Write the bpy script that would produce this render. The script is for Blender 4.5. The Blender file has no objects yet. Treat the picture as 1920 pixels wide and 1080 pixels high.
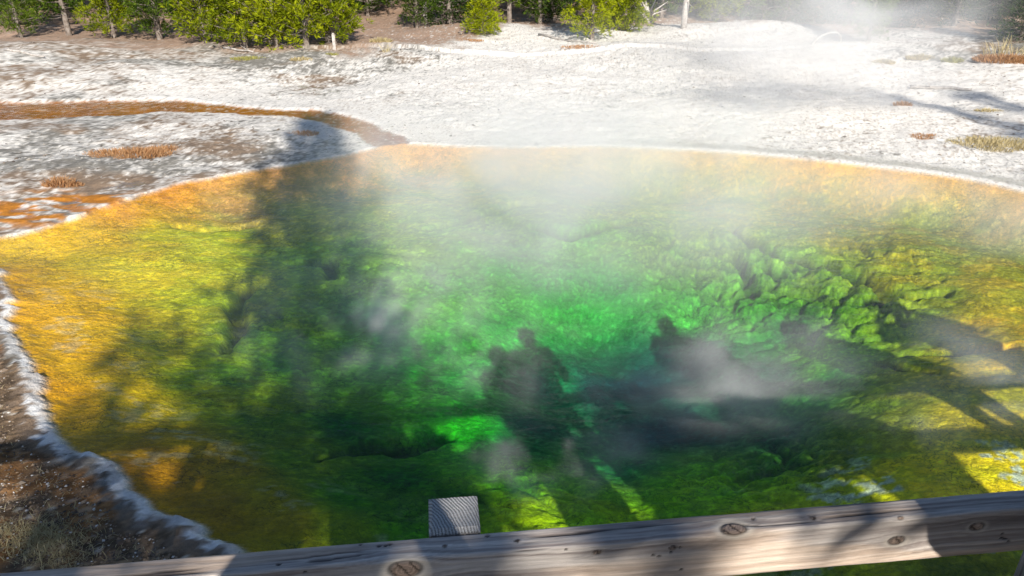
import bpy, math, random
import numpy as np
from mathutils import Vector, Matrix

rnd = random.Random(7)
S = bpy.context.scene
COL = S.collection
R = math.radians

# ------------------------------------------------------------------ camera
H = 2.85
PITCH = R(25.0)
FPX = 1400.0
cam_d = bpy.data.cameras.new('camera')
cam_d.sensor_width = 36.0
cam_d.lens = 36.0 * FPX / 1920.0
cam_d.clip_start = 0.05
cam_d.clip_end = 3000
cam = bpy.data.objects.new('camera', cam_d)
COL.objects.link(cam)
cam.location = (0, 0, H)
cam.rotation_euler = (math.pi / 2 - PITCH, 0, 0)
S.camera = cam


def ray(px, py):
    a = (px - 960) / FPX
    b = (540 - py) / FPX
    cp, sp = math.cos(PITCH), math.sin(PITCH)
    return Vector((a, cp + b * sp, -sp + b * cp))


def at(px, py, z=0.0):
    """world point on the level z that the photograph shows at a pixel"""
    d = ray(px, py)
    t = (z - H) / d.z
    return Vector((0, 0, H)) + d * t


# ------------------------------------------------------------------ sun and sky
SUN_EL = R(31.0)
SUN_AZ = R(12.6)
to_sun = Vector((math.sin(SUN_AZ) * math.cos(SUN_EL), -math.cos(SUN_AZ) * math.cos(SUN_EL), math.sin(SUN_EL)))
sd = bpy.data.lights.new('sun', 'SUN')
sd.energy = 4.6
sd.angle = R(0.53)
sd.color = (1.0, 0.945, 0.86)
sun = bpy.data.objects.new('sun', sd)
COL.objects.link(sun)
sun.rotation_euler = (-to_sun).to_track_quat('-Z', 'Y').to_euler()
sun.location = (0, 0, 30)

W = bpy.data.worlds.new('World')
S.world = W
W.use_nodes = True
wn = W.node_tree
wn.nodes.clear()
wo = wn.nodes.new('ShaderNodeOutputWorld')
bg = wn.nodes.new('ShaderNodeBackground')
sky = wn.nodes.new('ShaderNodeTexSky')
sky.sky_type = 'NISHITA'
sky.sun_disc = False
sky.sun_elevation = SUN_EL
sky.sun_rotation = math.atan2(to_sun.x, to_sun.y)
sky.altitude = 2200
bg.inputs['Strength'].default_value = 0.082
wn.links.new(sky.outputs[0], bg.inputs[0])
wn.links.new(bg.outputs[0], wo.inputs[0])

S.view_settings.view_transform = 'Standard'
S.view_settings.look = 'None'
S.view_settings.exposure = 0.52
S.view_settings.gamma = 1
S.cycles.use_denoising = True
S.cycles.max_bounces = 8
S.cycles.diffuse_bounces = 2
S.cycles.glossy_bounces = 2
S.cycles.transparent_max_bounces = 24
S.cycles.volume_bounces = 2
S.cycles.volume_max_steps = 96
S.cycles.use_adaptive_sampling = True
S.cycles.adaptive_threshold = 0.02

# ------------------------------------------------------------------ helpers


def tag(o, label=None, cat=None, group=None, kind=None):
    if label: o['label'] = label
    if cat: o['category'] = cat
    if group: o['group'] = group
    if kind: o['kind'] = kind
    return o


def link(name, me, mat=None, parent=None, loc=None):
    o = bpy.data.objects.new(name, me)
    COL.objects.link(o)
    if mat is not None and me is not None and len(me.materials) == 0:
        me.materials.append(mat)
    if parent is not None:
        o.parent = parent
    if loc is not None:
        o.location = loc
    return o


def empty(name, loc, rz=0.0):
    o = bpy.data.objects.new(name, None)
    COL.objects.link(o)
    o.location = loc
    o.rotation_euler = (0, 0, rz)
    o.empty_display_size = 0.2
    return o


def copy_tree(o, parent=None):
    c = o.copy()
    COL.objects.link(c)
    c.parent = parent
    for ch in list(o.children):
        copy_tree(ch, c)
    return c


def mesh_np(name, V, F, smooth=True, colors=None):
    """V (n,3); F (m,4) or (m,3) integer array"""
    V = np.asarray(V, np.float32)
    F = np.asarray(F, np.int32)
    me = bpy.data.meshes.new(name)
    me.vertices.add(len(V))
    me.vertices.foreach_set('co', V.ravel())
    k = F.shape[1]
    me.loops.add(F.size)
    me.loops.foreach_set('vertex_index', F.ravel())
    me.polygons.add(len(F))
    me.polygons.foreach_set('loop_start', np.arange(len(F), dtype=np.int32) * k)
    me.polygons.foreach_set('loop_total', np.full(len(F), k, np.int32))
    if smooth:
        me.polygons.foreach_set('use_smooth', np.ones(len(F), bool))
    if colors is not None:
        for an, arr in colors.items():
            a = me.attributes.new(an, 'FLOAT_COLOR', 'POINT')
            c = np.ones((len(V), 4), np.float32)
            c[:, :arr.shape[1]] = arr
            a.data.foreach_set('color', c.ravel())
    me.update(calc_edges=True)
    return me


def _h(ix, iy, seed):
    n = (ix.astype(np.int64) * 374761393 + iy.astype(np.int64) * 668265263 + seed * 1442695041) & 0xffffffff
    n = ((n ^ (n >> 13)) * 1274126177) & 0xffffffff
    n = n ^ (n >> 16)
    return (n & 0xffffff) / float(0xffffff)


def vnoise(x, y, seed=0):
    ix = np.floor(x); iy = np.floor(y)
    fx = x - ix; fy = y - iy
    fx = fx * fx * fx * (fx * (fx * 6 - 15) + 10)
    fy = fy * fy * fy * (fy * (fy * 6 - 15) + 10)
    a = _h(ix, iy, seed); b = _h(ix + 1, iy, seed)
    c = _h(ix, iy + 1, seed); d = _h(ix + 1, iy + 1, seed)
    return (a * (1 - fx) + b * fx) * (1 - fy) + (c * (1 - fx) + d * fx) * fy


def fbm(x, y, seed=0, oct=4, gain=0.5):
    s = 0.0; a = 1.0; t = 0.0
    for k in range(oct):
        ca, sa = math.cos(0.6 * k), math.sin(0.6 * k)
        s = s + a * vnoise((x * ca - y * sa) * 2 ** k + 17.3 * k, (x * sa + y * ca) * 2 ** k - 9.1 * k, seed + k)
        t += a
        a *= gain
    return s / t


def voro(x, y, seed=0):
    ix = np.floor(x); iy = np.floor(y)
    f1 = np.full(x.shape, 9.0); f2 = np.full(x.shape, 9.0); idv = np.zeros(x.shape)
    for dx in (-1, 0, 1):
        for dy in (-1, 0, 1):
            cx = ix + dx; cy = iy + dy
            px = cx + _h(cx, cy, seed); py = cy + _h(cx, cy, seed + 5)
            d = np.hypot(px - x, py - y)
            idh = _h(cx, cy, seed + 9)
            m = d < f1
            f2 = np.where(m, f1, np.minimum(f2, d))
            idv = np.where(m, idh, idv)
            f1 = np.where(m, d, f1)
    return f1, f2, idv


def sstep(a, b, x):
    t = np.clip((x - a) / (b - a), 0, 1)
    return t * t * (3 - 2 * t)


def lin(c):
    c = np.asarray(c, float) / 255.0
    return np.where(c <= 0.04045, c / 12.92, ((c + 0.055) / 1.055) ** 2.4)


def seg_dist(X, Y, ax, ay, bx, by):
    dx, dy = bx - ax, by - ay
    L = dx * dx + dy * dy + 1e-12
    t = np.clip(((X - ax) * dx + (Y - ay) * dy) / L, 0, 1)
    return np.hypot(X - (ax + t * dx), Y - (ay + t * dy)), t


def poly_sdf(X, Y, P):
    d = np.full(X.shape, 1e9)
    inside = np.zeros(X.shape, bool)
    n = len(P)
    for i in range(n):
        ax, ay = P[i]; bx, by = P[(i + 1) % n]
        d = np.minimum(d, seg_dist(X, Y, ax, ay, bx, by)[0])
        c = ((ay > Y) != (by > Y)) & (X < (bx - ax) * (Y - ay) / (by - ay + 1e-12) + ax)
        inside ^= c
    return np.where(inside, -d, d)


def path_dist(X, Y, pts):
    """distance to a chain of (x, y, halfwidth) minus the half width"""
    d = np.full(X.shape, 1e9)
    for (a, b) in zip(pts[:-1], pts[1:]):
        dd, t = seg_dist(X, Y, a[0], a[1], b[0], b[1])
        d = np.minimum(d, dd - (a[2] * (1 - t) + b[2] * t))
    return d


def idw(X, Y, pts, p=3.2, soft=0.0004):
    """smooth scattered interpolation of world-space control values"""
    U = X / (Y + 2.2); Vv = np.log(Y + 2.2)
    num = 0.0; den = 0.0
    for (x, y, val) in pts:
        u = x / (y + 2.2); v = math.log(y + 2.2)
        w = 1.0 / (((U - u) ** 2 + (Vv - v) ** 2) + soft) ** (p / 2)
        val = np.asarray(val, float)
        num = num + w[..., None] * val
        den = den + w
    return num / den[..., None]


class MB:
    def __init__(self):
        self.V = []; self.F = []; self.n = 0

    def add(self, V, F):
        V = np.asarray(V, float)
        self.V.append(V)
        for f in F:
            self.F.append([i + self.n for i in f])
        self.n += len(V)

    def tube(self, pts, rad, seg=7, cap=True):
        pts = [Vector(p) for p in pts]
        rings = []
        up = Vector((0.13, 0.21, 0.97))
        for i, p in enumerate(pts):
            t = (pts[min(i + 1, len(pts) - 1)] - pts[max(i - 1, 0)]).normalized()
            a = t.cross(up)
            if a.length < 1e-3: a = t.cross(Vector((1, 0, 0)))
            a.normalize(); b = t.cross(a)
            r = rad[i] if hasattr(rad, '__len__') else rad
            rings.append([p + (a * math.cos(2 * math.pi * k / seg) + b * math.sin(2 * math.pi * k / seg)) * r for k in range(seg)])
        V = [v for r_ in rings for v in r_]
        F = []
        for i in range(len(pts) - 1):
            for k in range(seg):
                F.append([i * seg + k, i * seg + (k + 1) % seg, (i + 1) * seg + (k + 1) % seg, (i + 1) * seg + k])
        if cap:
            F.append(list(range(seg))[::-1])
            F.append([(len(pts) - 1) * seg + k for k in range(seg)])
        self.add([tuple(v) for v in V], F)

    def box(self, c, s, rz=0.0, bev=0.0):
        cx, cy, cz = c; sx, sy, sz = s[0] / 2, s[1] / 2, s[2] / 2
        ca, sa = math.cos(rz), math.sin(rz)
        b = bev
        if b > 0:
            prof = [(-sy + b, -sz), (sy - b, -sz), (sy, -sz + b), (sy, sz - b), (sy - b, sz), (-sy + b, sz), (-sy, sz - b), (-sy, -sz + b)]
        else:
            prof = [(-sy, -sz), (sy, -sz), (sy, sz), (-sy, sz)]
        V = []
        m = len(prof)
        for x in (-sx, sx):
            for (y, z) in prof:
                V.append((cx + x * ca - y * sa, cy + x * sa + y * ca, cz + z))
        F = [[k, (k + 1) % m, m + (k + 1) % m, m + k] for k in range(m)]
        F.append(list(range(m))[::-1]); F.append([m + k for k in range(m)])
        self.add(V, F)

    def build(self, name, mat, parent=None, smooth=True, loc=None):
        me = bpy.data.meshes.new(name)
        V = np.concatenate(self.V) if self.V else np.zeros((0, 3))
        me.from_pydata(V.tolist(), [], self.F)
        if smooth:
            me.polygons.foreach_set('use_smooth', np.ones(len(me.polygons), bool))
        me.update()
        return link(name, me, mat, parent, loc)


class NT:
    def __init__(self, name):
        self.m = bpy.data.materials.new(name)
        self.m.use_nodes = True
        self.t = self.m.node_tree
        self.t.nodes.clear()
        self.out = self.n('ShaderNodeOutputMaterial')

    def n(self, ty, **kw):
        x = self.t.nodes.new(ty)
        for k, v in kw.items():
            setattr(x, k, v)
        return x

    def l(self, a, b):
        self.t.links.new(a, b)

    def val(self, sock, v):
        if isinstance(v, bpy.types.NodeSocket): self.l(v, sock)
        else: sock.default_value = v

    def math(self, op, a, b=0.0, clamp=False):
        x = self.n('ShaderNodeMath', operation=op)
        x.use_clamp = clamp
        self.val(x.inputs[0], a); self.val(x.inputs[1], b)
        return x.outputs[0]

    def noise(self, vec, scale, detail=4, rough=0.55, dist=0.0):
        x = self.n('ShaderNodeTexNoise')
        if vec is not None: self.l(vec, x.inputs['Vector'])
        x.inputs['Scale'].default_value = scale
        x.inputs['Detail'].default_value = detail
        x.inputs['Roughness'].default_value = rough
        x.inputs['Distortion'].default_value = dist
        return x.outputs['Fac']

    def ramp(self, fac, stops, interp='LINEAR'):
        x = self.n('ShaderNodeValToRGB')
        x.color_ramp.interpolation = interp
        e = x.color_ramp.elements
        while len(e) < len(stops): e.new(0.5)
        for i, (p, c) in enumerate(stops):
            e[i].position = p
            e[i].color = (c[0], c[1], c[2], 1) if hasattr(c, '__len__') else (c, c, c, 1)
        self.l(fac, x.inputs[0])
        return x.outputs[0]

    def mapr(self, v, a, b, c, d, smooth=False):
        x = self.n('ShaderNodeMapRange')
        if smooth: x.interpolation_type = 'SMOOTHSTEP'
        self.val(x.inputs[0], v)
        for i, q in enumerate((a, b, c, d)): x.inputs[i + 1].default_value = q
        return x.outputs[0]

    def mix(self, fac, a, b, blend='MIX'):
        x = self.n('ShaderNodeMix', data_type='RGBA', blend_type=blend)
        self.val(x.inputs[0], fac)
        self.val(x.inputs[6], a if isinstance(a, bpy.types.NodeSocket) else (*a, 1) if len(a) == 3 else a)
        self.val(x.inputs[7], b if isinstance(b, bpy.types.NodeSocket) else (*b, 1) if len(b) == 3 else b)
        return x.outputs[2]

    def bump(self, height, strength, dist):
        x = self.n('ShaderNodeBump')
        self.l(height, x.inputs['Height'])
        x.inputs['Strength'].default_value = strength
        x.inputs['Distance'].default_value = dist
        return x.outputs[0]

    def bsdf(self, col, rough=0.8, normal=None, spec=0.3):
        x = self.n('ShaderNodeBsdfPrincipled')
        self.val(x.inputs['Base Color'], col if isinstance(col, bpy.types.NodeSocket) else (*col, 1))
        self.val(x.inputs['Roughness'], rough)
        x.inputs['Specular IOR Level'].default_value = spec
        if normal is not None: self.l(normal, x.inputs['Normal'])
        self.l(x.outputs[0], self.out.inputs['Surface'])
        return x


# ------------------------------------------------------------------ shoreline, traced on the water level
shore_px = [
    (455, 1030), (440, 1023), (412, 1017), (384, 1012), (373, 1002), (380, 992), (375, 984), (340, 976), (300, 968), (284, 955),
    (275, 940), (262, 930), (246, 915), (235, 893), (214, 876), (186, 862), (160, 852), (130, 838), (100, 815), (88, 790),
    (78, 760), (70, 742), (80, 722), (82, 704), (66, 690), (56, 668), (50, 648), (24, 632), (14, 618), (22, 610), (4, 604), (2, 596), (18, 588),
    (20, 578), (4, 572), (10, 566), (26, 560), (10, 548), (3, 538), (-6, 526), (-2, 516), (6, 508),
    (-20, 500), (-60, 486), (-70, 462), (-20, 446), (40, 436), (95, 424), (140, 408), (165, 396), (190, 388), (215, 383), (250, 370), (300, 352),
    (360, 337), (440, 325), (500, 315), (560, 305), (640, 291), (672, 284), (700, 277),
    (718, 272), (760, 268), (800, 270), (850, 273), (925, 274.5), (1000, 275), (1060, 273), (1120, 273), (1200, 276), (1300, 281), (1400, 287), (1500, 296), (1600, 307),
    (1700, 319), (1800, 332), (1880, 348), (1920, 358)]
P = [(at(x, y).x, at(x, y).y) for x, y in shore_px]
# the part outside the frame, closed under the boardwalk
P += [(6.9, 8.4), (7.35, 7.5), (7.6, 6.4), (7.5, 5.2), (7.0, 4.0), (6.2, 2.9), (5.2, 1.9), (4.0, 1.15), (2.8, 0.75), (1.6, 0.7), (0.5, 0.85), (-0.4, 1.25), (-1.05, 2.0)]

chan_px = [(730, 266, 12), (705, 252, 11), (680, 240, 12), (650, 231, 13), (620, 222, 12), (585, 215, 9), (540, 212, 8), (480, 210, 8), (420, 207, 10), (370, 203, 13),
           (310, 200, 18), (260, 202, 22), (200, 205, 24), (100, 208, 26), (0, 210, 27), (-150, 214, 28), (-400, 224, 28)]
CH = []
for (x, y, w) in chan_px:
    a = at(x, y); b = at(x, y + w)
    CH.append((a.x, a.y, max(0.05, (a - b).length * 0.62)))

# ------------------------------------------------------------------ one terrain sheet: fine near the pool, coarser to the horizon


def axis(segs):
    out = [segs[0][0]]
    for (a, b, s0, s1) in segs:
        x = a
        while x < b - 1e-6:
            f = (x - a) / (b - a)
            x += s0 + (s1 - s0) * f
            out.append(min(x, b))
    return np.unique(np.round(np.array(out), 5))


xs = axis([(-900, -60, 160, 12), (-60, -16, 9, 0.4), (-16, -6, 0.10, 0.03), (-6, 6.6, 0.025, 0.025), (6.6, 16, 0.03, 0.12), (16, 60, 0.4, 9), (60, 900, 12, 160)])
ys = axis([(-900, -60, 160, 12), (-60, -8, 9, 1.0), (-8, 0.4, 0.6, 0.05), (0.4, 5.5, 0.022, 0.022), (5.5, 14, 0.026, 0.05), (14, 30, 0.05, 0.14), (30, 80, 0.4, 6), (80, 1100, 10, 160)])
X, Y = np.meshgrid(xs, ys)
shp = X.shape
X = X.ravel(); Y = Y.ravel()
near = (X > -16) & (X < 16) & (Y > -3) & (Y < 20)
d0 = np.full(X.shape, 30.0)
d0[near] = poly_sdf(X[near], Y[near], P)
rag = (fbm(X * 3.2, Y * 3.2, 3, 4) - 0.5) * 0.16
rag_amt = np.clip(sstep(-1.0, -4.0, X) + sstep(4.0, 1.5, Y), 0.18, 1)
d = d0 + rag * rag_amt + (fbm(X * 16, Y * 16, 5, 3) - 0.5) * 0.05 * rag_amt
chd = np.full(X.shape, 30.0)
chd[near] = path_dist(X[near], Y[near], CH)
chd = chd + (fbm(X * 2.2, Y * 2.2, 12, 3) - 0.5) * 0.25 + (fbm(X * 11, Y * 11, 13, 2) - 0.5) * 0.06

# depth of the bed, from control points on the bed itself
dep_px = [
    (200, 480, .10), (120, 560, .10), (200, 620, .14), (300, 450, .14), (330, 560, .22), (150, 720, .15), (300, 700, .24), (400, 480, .32), (380, 620, .42), (430, 560, .45),
    (470, 640, .75), (520, 690, .85), (430, 720, .6), (600, 480, .7), (560, 560, .7), (520, 600, .5), (700, 500, .55), (740, 520, .6), (620, 620, 1.3), (700, 640, 1.4), (560, 740, 1.1), (650, 760, 1.5),
    (760, 430, .35), (600, 380, .25), (800, 360, .22), (1000, 350, .22), (1000, 400, .4), (900, 450, .7), (1000, 500, 1.1), (860, 560, 1.0), (920, 640, 1.4), (800, 690, 1.5), (860, 720, 1.4), (880, 800, 1.3), (760, 850, 1.3),
    (1100, 420, .5), (1100, 500, 1.0), (1100, 600, 1.5), (1080, 690, 1.9), (1020, 780, 2.6), (1100, 820, 3.6), (1200, 740, 2.4), (1200, 860, 3.6), (1300, 790, 3.6), (1400, 780, 3.0), (1320, 850, 2.6), (1130, 770, 3.2), (1050, 860, 3.0), (1250, 650, 2.0),
    (1250, 500, .85), (1200, 400, .42), (1350, 380, .3), (1350, 560, 1.15), (1330, 650, 1.7), (1420, 480, .55), (1420, 600, 1.15), (1430, 650, 1.5), (1475, 600, 1.7), (1480, 660, 2.2), (1540, 540, .6), (1540, 620, .85),
    (1590, 650, 1.1), (1640, 600, 1.2), (1640, 650, 1.6), (1560, 700, 1.9), (1450, 720, 2.4), (1560, 460, .32), (1500, 400, .2), (1660, 500, .28), (1700, 420, .16), (1720, 580, .3), (1850, 500, .10), (1900, 620, .10), (1800, 660, .16),
    (1700, 700, .55), (1650, 760, .8), (1750, 760, .35), (1850, 780, .2), (1560, 800, 1.1), (1450, 800, 1.9), (1400, 860, 1.4), (1500, 880, .75), (1330, 880, 1.2), (1600, 880, .4), (1700, 860, .25), (1850, 870, .16), (1780, 900, .18),
    (1280, 920, .8), (1400, 930, .45), (1150, 880, 2.0), (1250, 880, 2.6), (1330, 850, 2.3), (1450, 825, 1.8), (950, 720, 1.9), (960, 850, 1.7), (1000, 900, .9), (1100, 930, .65), (950, 950, .55), (1040, 970, .4), (820, 920, .7), (750, 980, .4), (650, 880, .75), (600, 960, .35), (500, 900, .4), (450, 850, .4), (500, 800, .7), (380, 900, .25),
    (350, 820, .28), (260, 850, .18), (520, 1000, .2), (300, 930, .16), (420, 980, .16), (1300, 1050, .3), (1700, 1050, .25), (1000, 1050, .25)]
def dcurve(z):
    return .48 * z + .16 * max(0, z - 1.4) ** 1.6


DP = []
for (x, y, z) in dep_px:
    z = dcurve(z)
    p = at(x, y, -z)
    DP.append((p.x, p.y, (z,)))
pool = near & (d < 0.6)
D = np.zeros(X.shape)
D[pool] = idw(X[pool], Y[pool], DP, 2.6, .004)[:, 0]
inw = sstep(0.0, 1.0, -d)
D = 0.035 * sstep(0.0, 0.05, -d) + 0.03 * sstep(0.05, 0.2, -d) + np.maximum(D - 0.06, 0) * inw

# relief of the bed
LUMP = [(at(x, y, -z).x, at(x, y, -z).y, r) for (x, y, z, r) in [(1400, 560, .9, 1.1), (1560, 560, .6, 0.9), (1480, 480, .4, 0.8), (1650, 520, .3, .7), (1330, 500, .8, .8), (1500, 900, .6, .6), (470, 640, .6, .6), (740, 510, .5, .6), (1000, 960, .5, .4), (1640, 560, 1.0, .7)]]
lum = np.zeros(X.shape)
for (x, y, r) in LUMP:
    lum = np.maximum(lum, np.exp(-((X - x) ** 2 + (Y - y) ** 2) / (r * r)))
wx = X + (fbm(X * 2.5, Y * 2.5, 31, 3) - .5) * 0.5
wy = Y + (fbm(X * 2.5, Y * 2.5, 37, 3) - .5) * 0.5
bedm = pool & (d < 0.02)
rel = np.zeros(X.shape)
bx, by = wx[bedm], wy[bedm]
f1, f2, _i = voro(bx * 2.4, by * 3.0, 2)
g1, g2, _i = voro(bx * 9, by * 9, 4)
k1, k2, _i = voro(bx * 20, by * 20, 6)
deepw = sstep(0.08, 0.7, D[bedm])
LW = np.clip(0.10 + lum[bedm], 0, 1) * deepw * (1 - .6 * sstep(.9, 1.5, D[bedm]))
q1, q2, _i = voro(bx * 4.6 + 3, by * 6.2, 21)
crev = (1 - sstep(0, .22, q2 - q1)) * .8 * np.clip(LW, 0, 1) + (1 - sstep(0, .25, g2 - g1)) * .6 * np.clip(LW, 0, 1) + (1 - sstep(0, .3, k2 - k1)) * .3 * np.clip(LW + .2, 0, 1)
crev = crev * sstep(.35, .6, fbm(bx * 1.7, by * 2.3, 27, 3) + .25 * LW + .05)
cell = -.03 * (1 - sstep(0, .3, q2 - q1)) * np.clip(LW + .15, 0, 1) - 0.075 * (1 - sstep(0, .38, f2 - f1)) * LW - 0.012 * (1 - sstep(0, .4, g2 - g1)) * np.clip(LW + .15 * deepw, 0, 1) - 0.012 * (1 - sstep(0, .4, k2 - k1)) * np.clip(LW + .25, 0, 1)
rel[bedm] = cell + (fbm(bx * 1.3, by * 1.3, 41, 3) - .5) * 0.16 * deepw + (fbm(bx * 9, by * 16, 43, 4) - .5) * (0.012 + 0.022 * deepw)
# ledges and cracks seen on the bed
cracks = [
    [(1380, 398, .3, .03), (1430, 425, .3, .04), (1480, 440, .3, .03), (1560, 462, .32, .05), (1610, 480, .32, .07), (1690, 514, .3, .06)],
    [(1690, 514, .3, .04), (1650, 530, .35, .05), (1780, 515, .25, .02)],
    [(1430, 490, .6, .04), (1445, 530, .8, .05), (1455, 560, 1.0, .06)],
    [(1370, 500, .8, .03), (1390, 560, 1.0, .05), (1400, 610, 1.2, .04)],
    [(800, 432, .4, .02), (880, 425, .5, .04), (960, 405, .5, .03), (1040, 396, .5, .02)],
    [(1000, 492, .9, .06), (1060, 485, .8, .06), (1120, 462, .7, .04), (1180, 420, .5, .02)],
    [(480, 560, .5, .03), (440, 600, .5, .05), (455, 640, .6, .04), (420, 690, .5, .03)],
    [(560, 545, .7, .04), (620, 570, .9, .05), (640, 640, 1.2, .04)],
    [(600, 905, .6, .02), (680, 893, .7, .05), (760, 888, .8, .05), (830, 872, .9, .03)],
    [(320, 420, .2, .012), (420, 425, .3, .015), (480, 415, .3, .01)],
    [(1750, 700, .4, .03), (1660, 690, .6, .03)], [(1700, 640, .4, .03), (1780, 625, .25, .03), (1900, 612, .15, .02)]]
crk_mask = np.zeros(X.shape)
for c in cracks:
    q = [(at(x, y, -z).x, at(x, y, -z).y, w) for (x, y, z, w) in c]
    dd = path_dist(wx[bedm] * .35 + X[bedm] * .65, wy[bedm] * .35 + Y[bedm] * .65, q)
    crk_mask[bedm] = np.maximum(crk_mask[bedm], 1 - sstep(-0.02, 0.05, dd))
    rel[bedm] -= 0.12 * (1 - sstep(-0.02, 0.07, dd)) * sstep(0.05, .3, D[bedm] + .1)
rel *= sstep(0.02, 0.3, -d)
rel = np.where(D > 0.0, np.minimum(rel, D * 0.55), rel)

# land
nearbank = sstep(-3.0, -3.6, X - 0.25 * (Y - 6)) * 0 + sstep(6.6, 4.6, Y)
h_land = 0.006 + (0.008 + 0.012 * nearbank) * sstep(0, .10, d) + 0.05 * sstep(.1, 1.6, d) + 0.06 * nearbank * sstep(0.25, 1.2, d)
h_land += 0.30 * sstep(2.0, 12, d) * sstep(11, 19, Y)
n1 = fbm(X * 1.1, Y * 1.1, 51, 4); n2 = fbm(X * 7, Y * 7, 55, 4); n3 = fbm(X * 22, Y * 22, 57, 2)
h_land += ((n1 - .5) * 0.10 + (n2 - .5) * 0.05 + (n3 - .5) * 0.016) * sstep(0.0, .5, d) * sstep(80, 20, Y)
h_land += (fbm(X * .25, Y * .25, 61, 3) - .5) * 0.5 * sstep(2, 8, d)
crustw = nearbank * (1 - sstep(.03, .11, np.abs(d - 0.05)))
h_land += crustw * (0.006 + 0.045 * (fbm(X * 30, Y * 30, 66, 3) - .45))
# low white bank at the right, before the shaded hollow under the far trees
rb = at(1700, 88)
h_land += 0.28 * np.exp(-((Y - rb.y + 0.12 * (X - rb.x)) / 1.2) ** 2) * sstep(3.5, 8, X)
h_land -= 0.35 * np.exp(-((Y - rb.y - 3.6) / 2.2) ** 2) * sstep(6, 10, X)
# the wood behind stands on rising ground
h_land += 0.055 * np.clip(Y - 24, 0, 400) * sstep(24, 60, Y) + 0.03 * np.clip(np.abs(X) - 40, 0, 900)
# runoff channel
cw_ = sstep(1.5, 0.1, chd)
h_land = h_land * (1 - .75 * cw_) + .01 * cw_
wt = sstep(0.14, -0.04, chd) * sstep(-0.3, 0.1, d)
h_land = h_land * (1 - wt) + (-0.012 + (fbm(X * 9, Y * 14, 71, 3) - .5) * 0.035) * wt
# terraces where water spills out at the left
tc = at(105, 392)
tw = np.exp(-(((X - tc.x) / 1.15) ** 2 + ((Y - tc.y) / .8) ** 2)) * sstep(-.4, .1, d)
tw = sstep(.25, .75, tw)
h_land = h_land * (1 - tw) + (0.008 + (fbm(X * 4, Y * 9, 75, 3) - .5) * 0.055) * tw
Z = np.where(d > 0, h_land, -D + rel)
Z = np.where((d > 0) | (Z < -0.01), Z, -0.01)
Z[~near] = h_land[~near]

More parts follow.
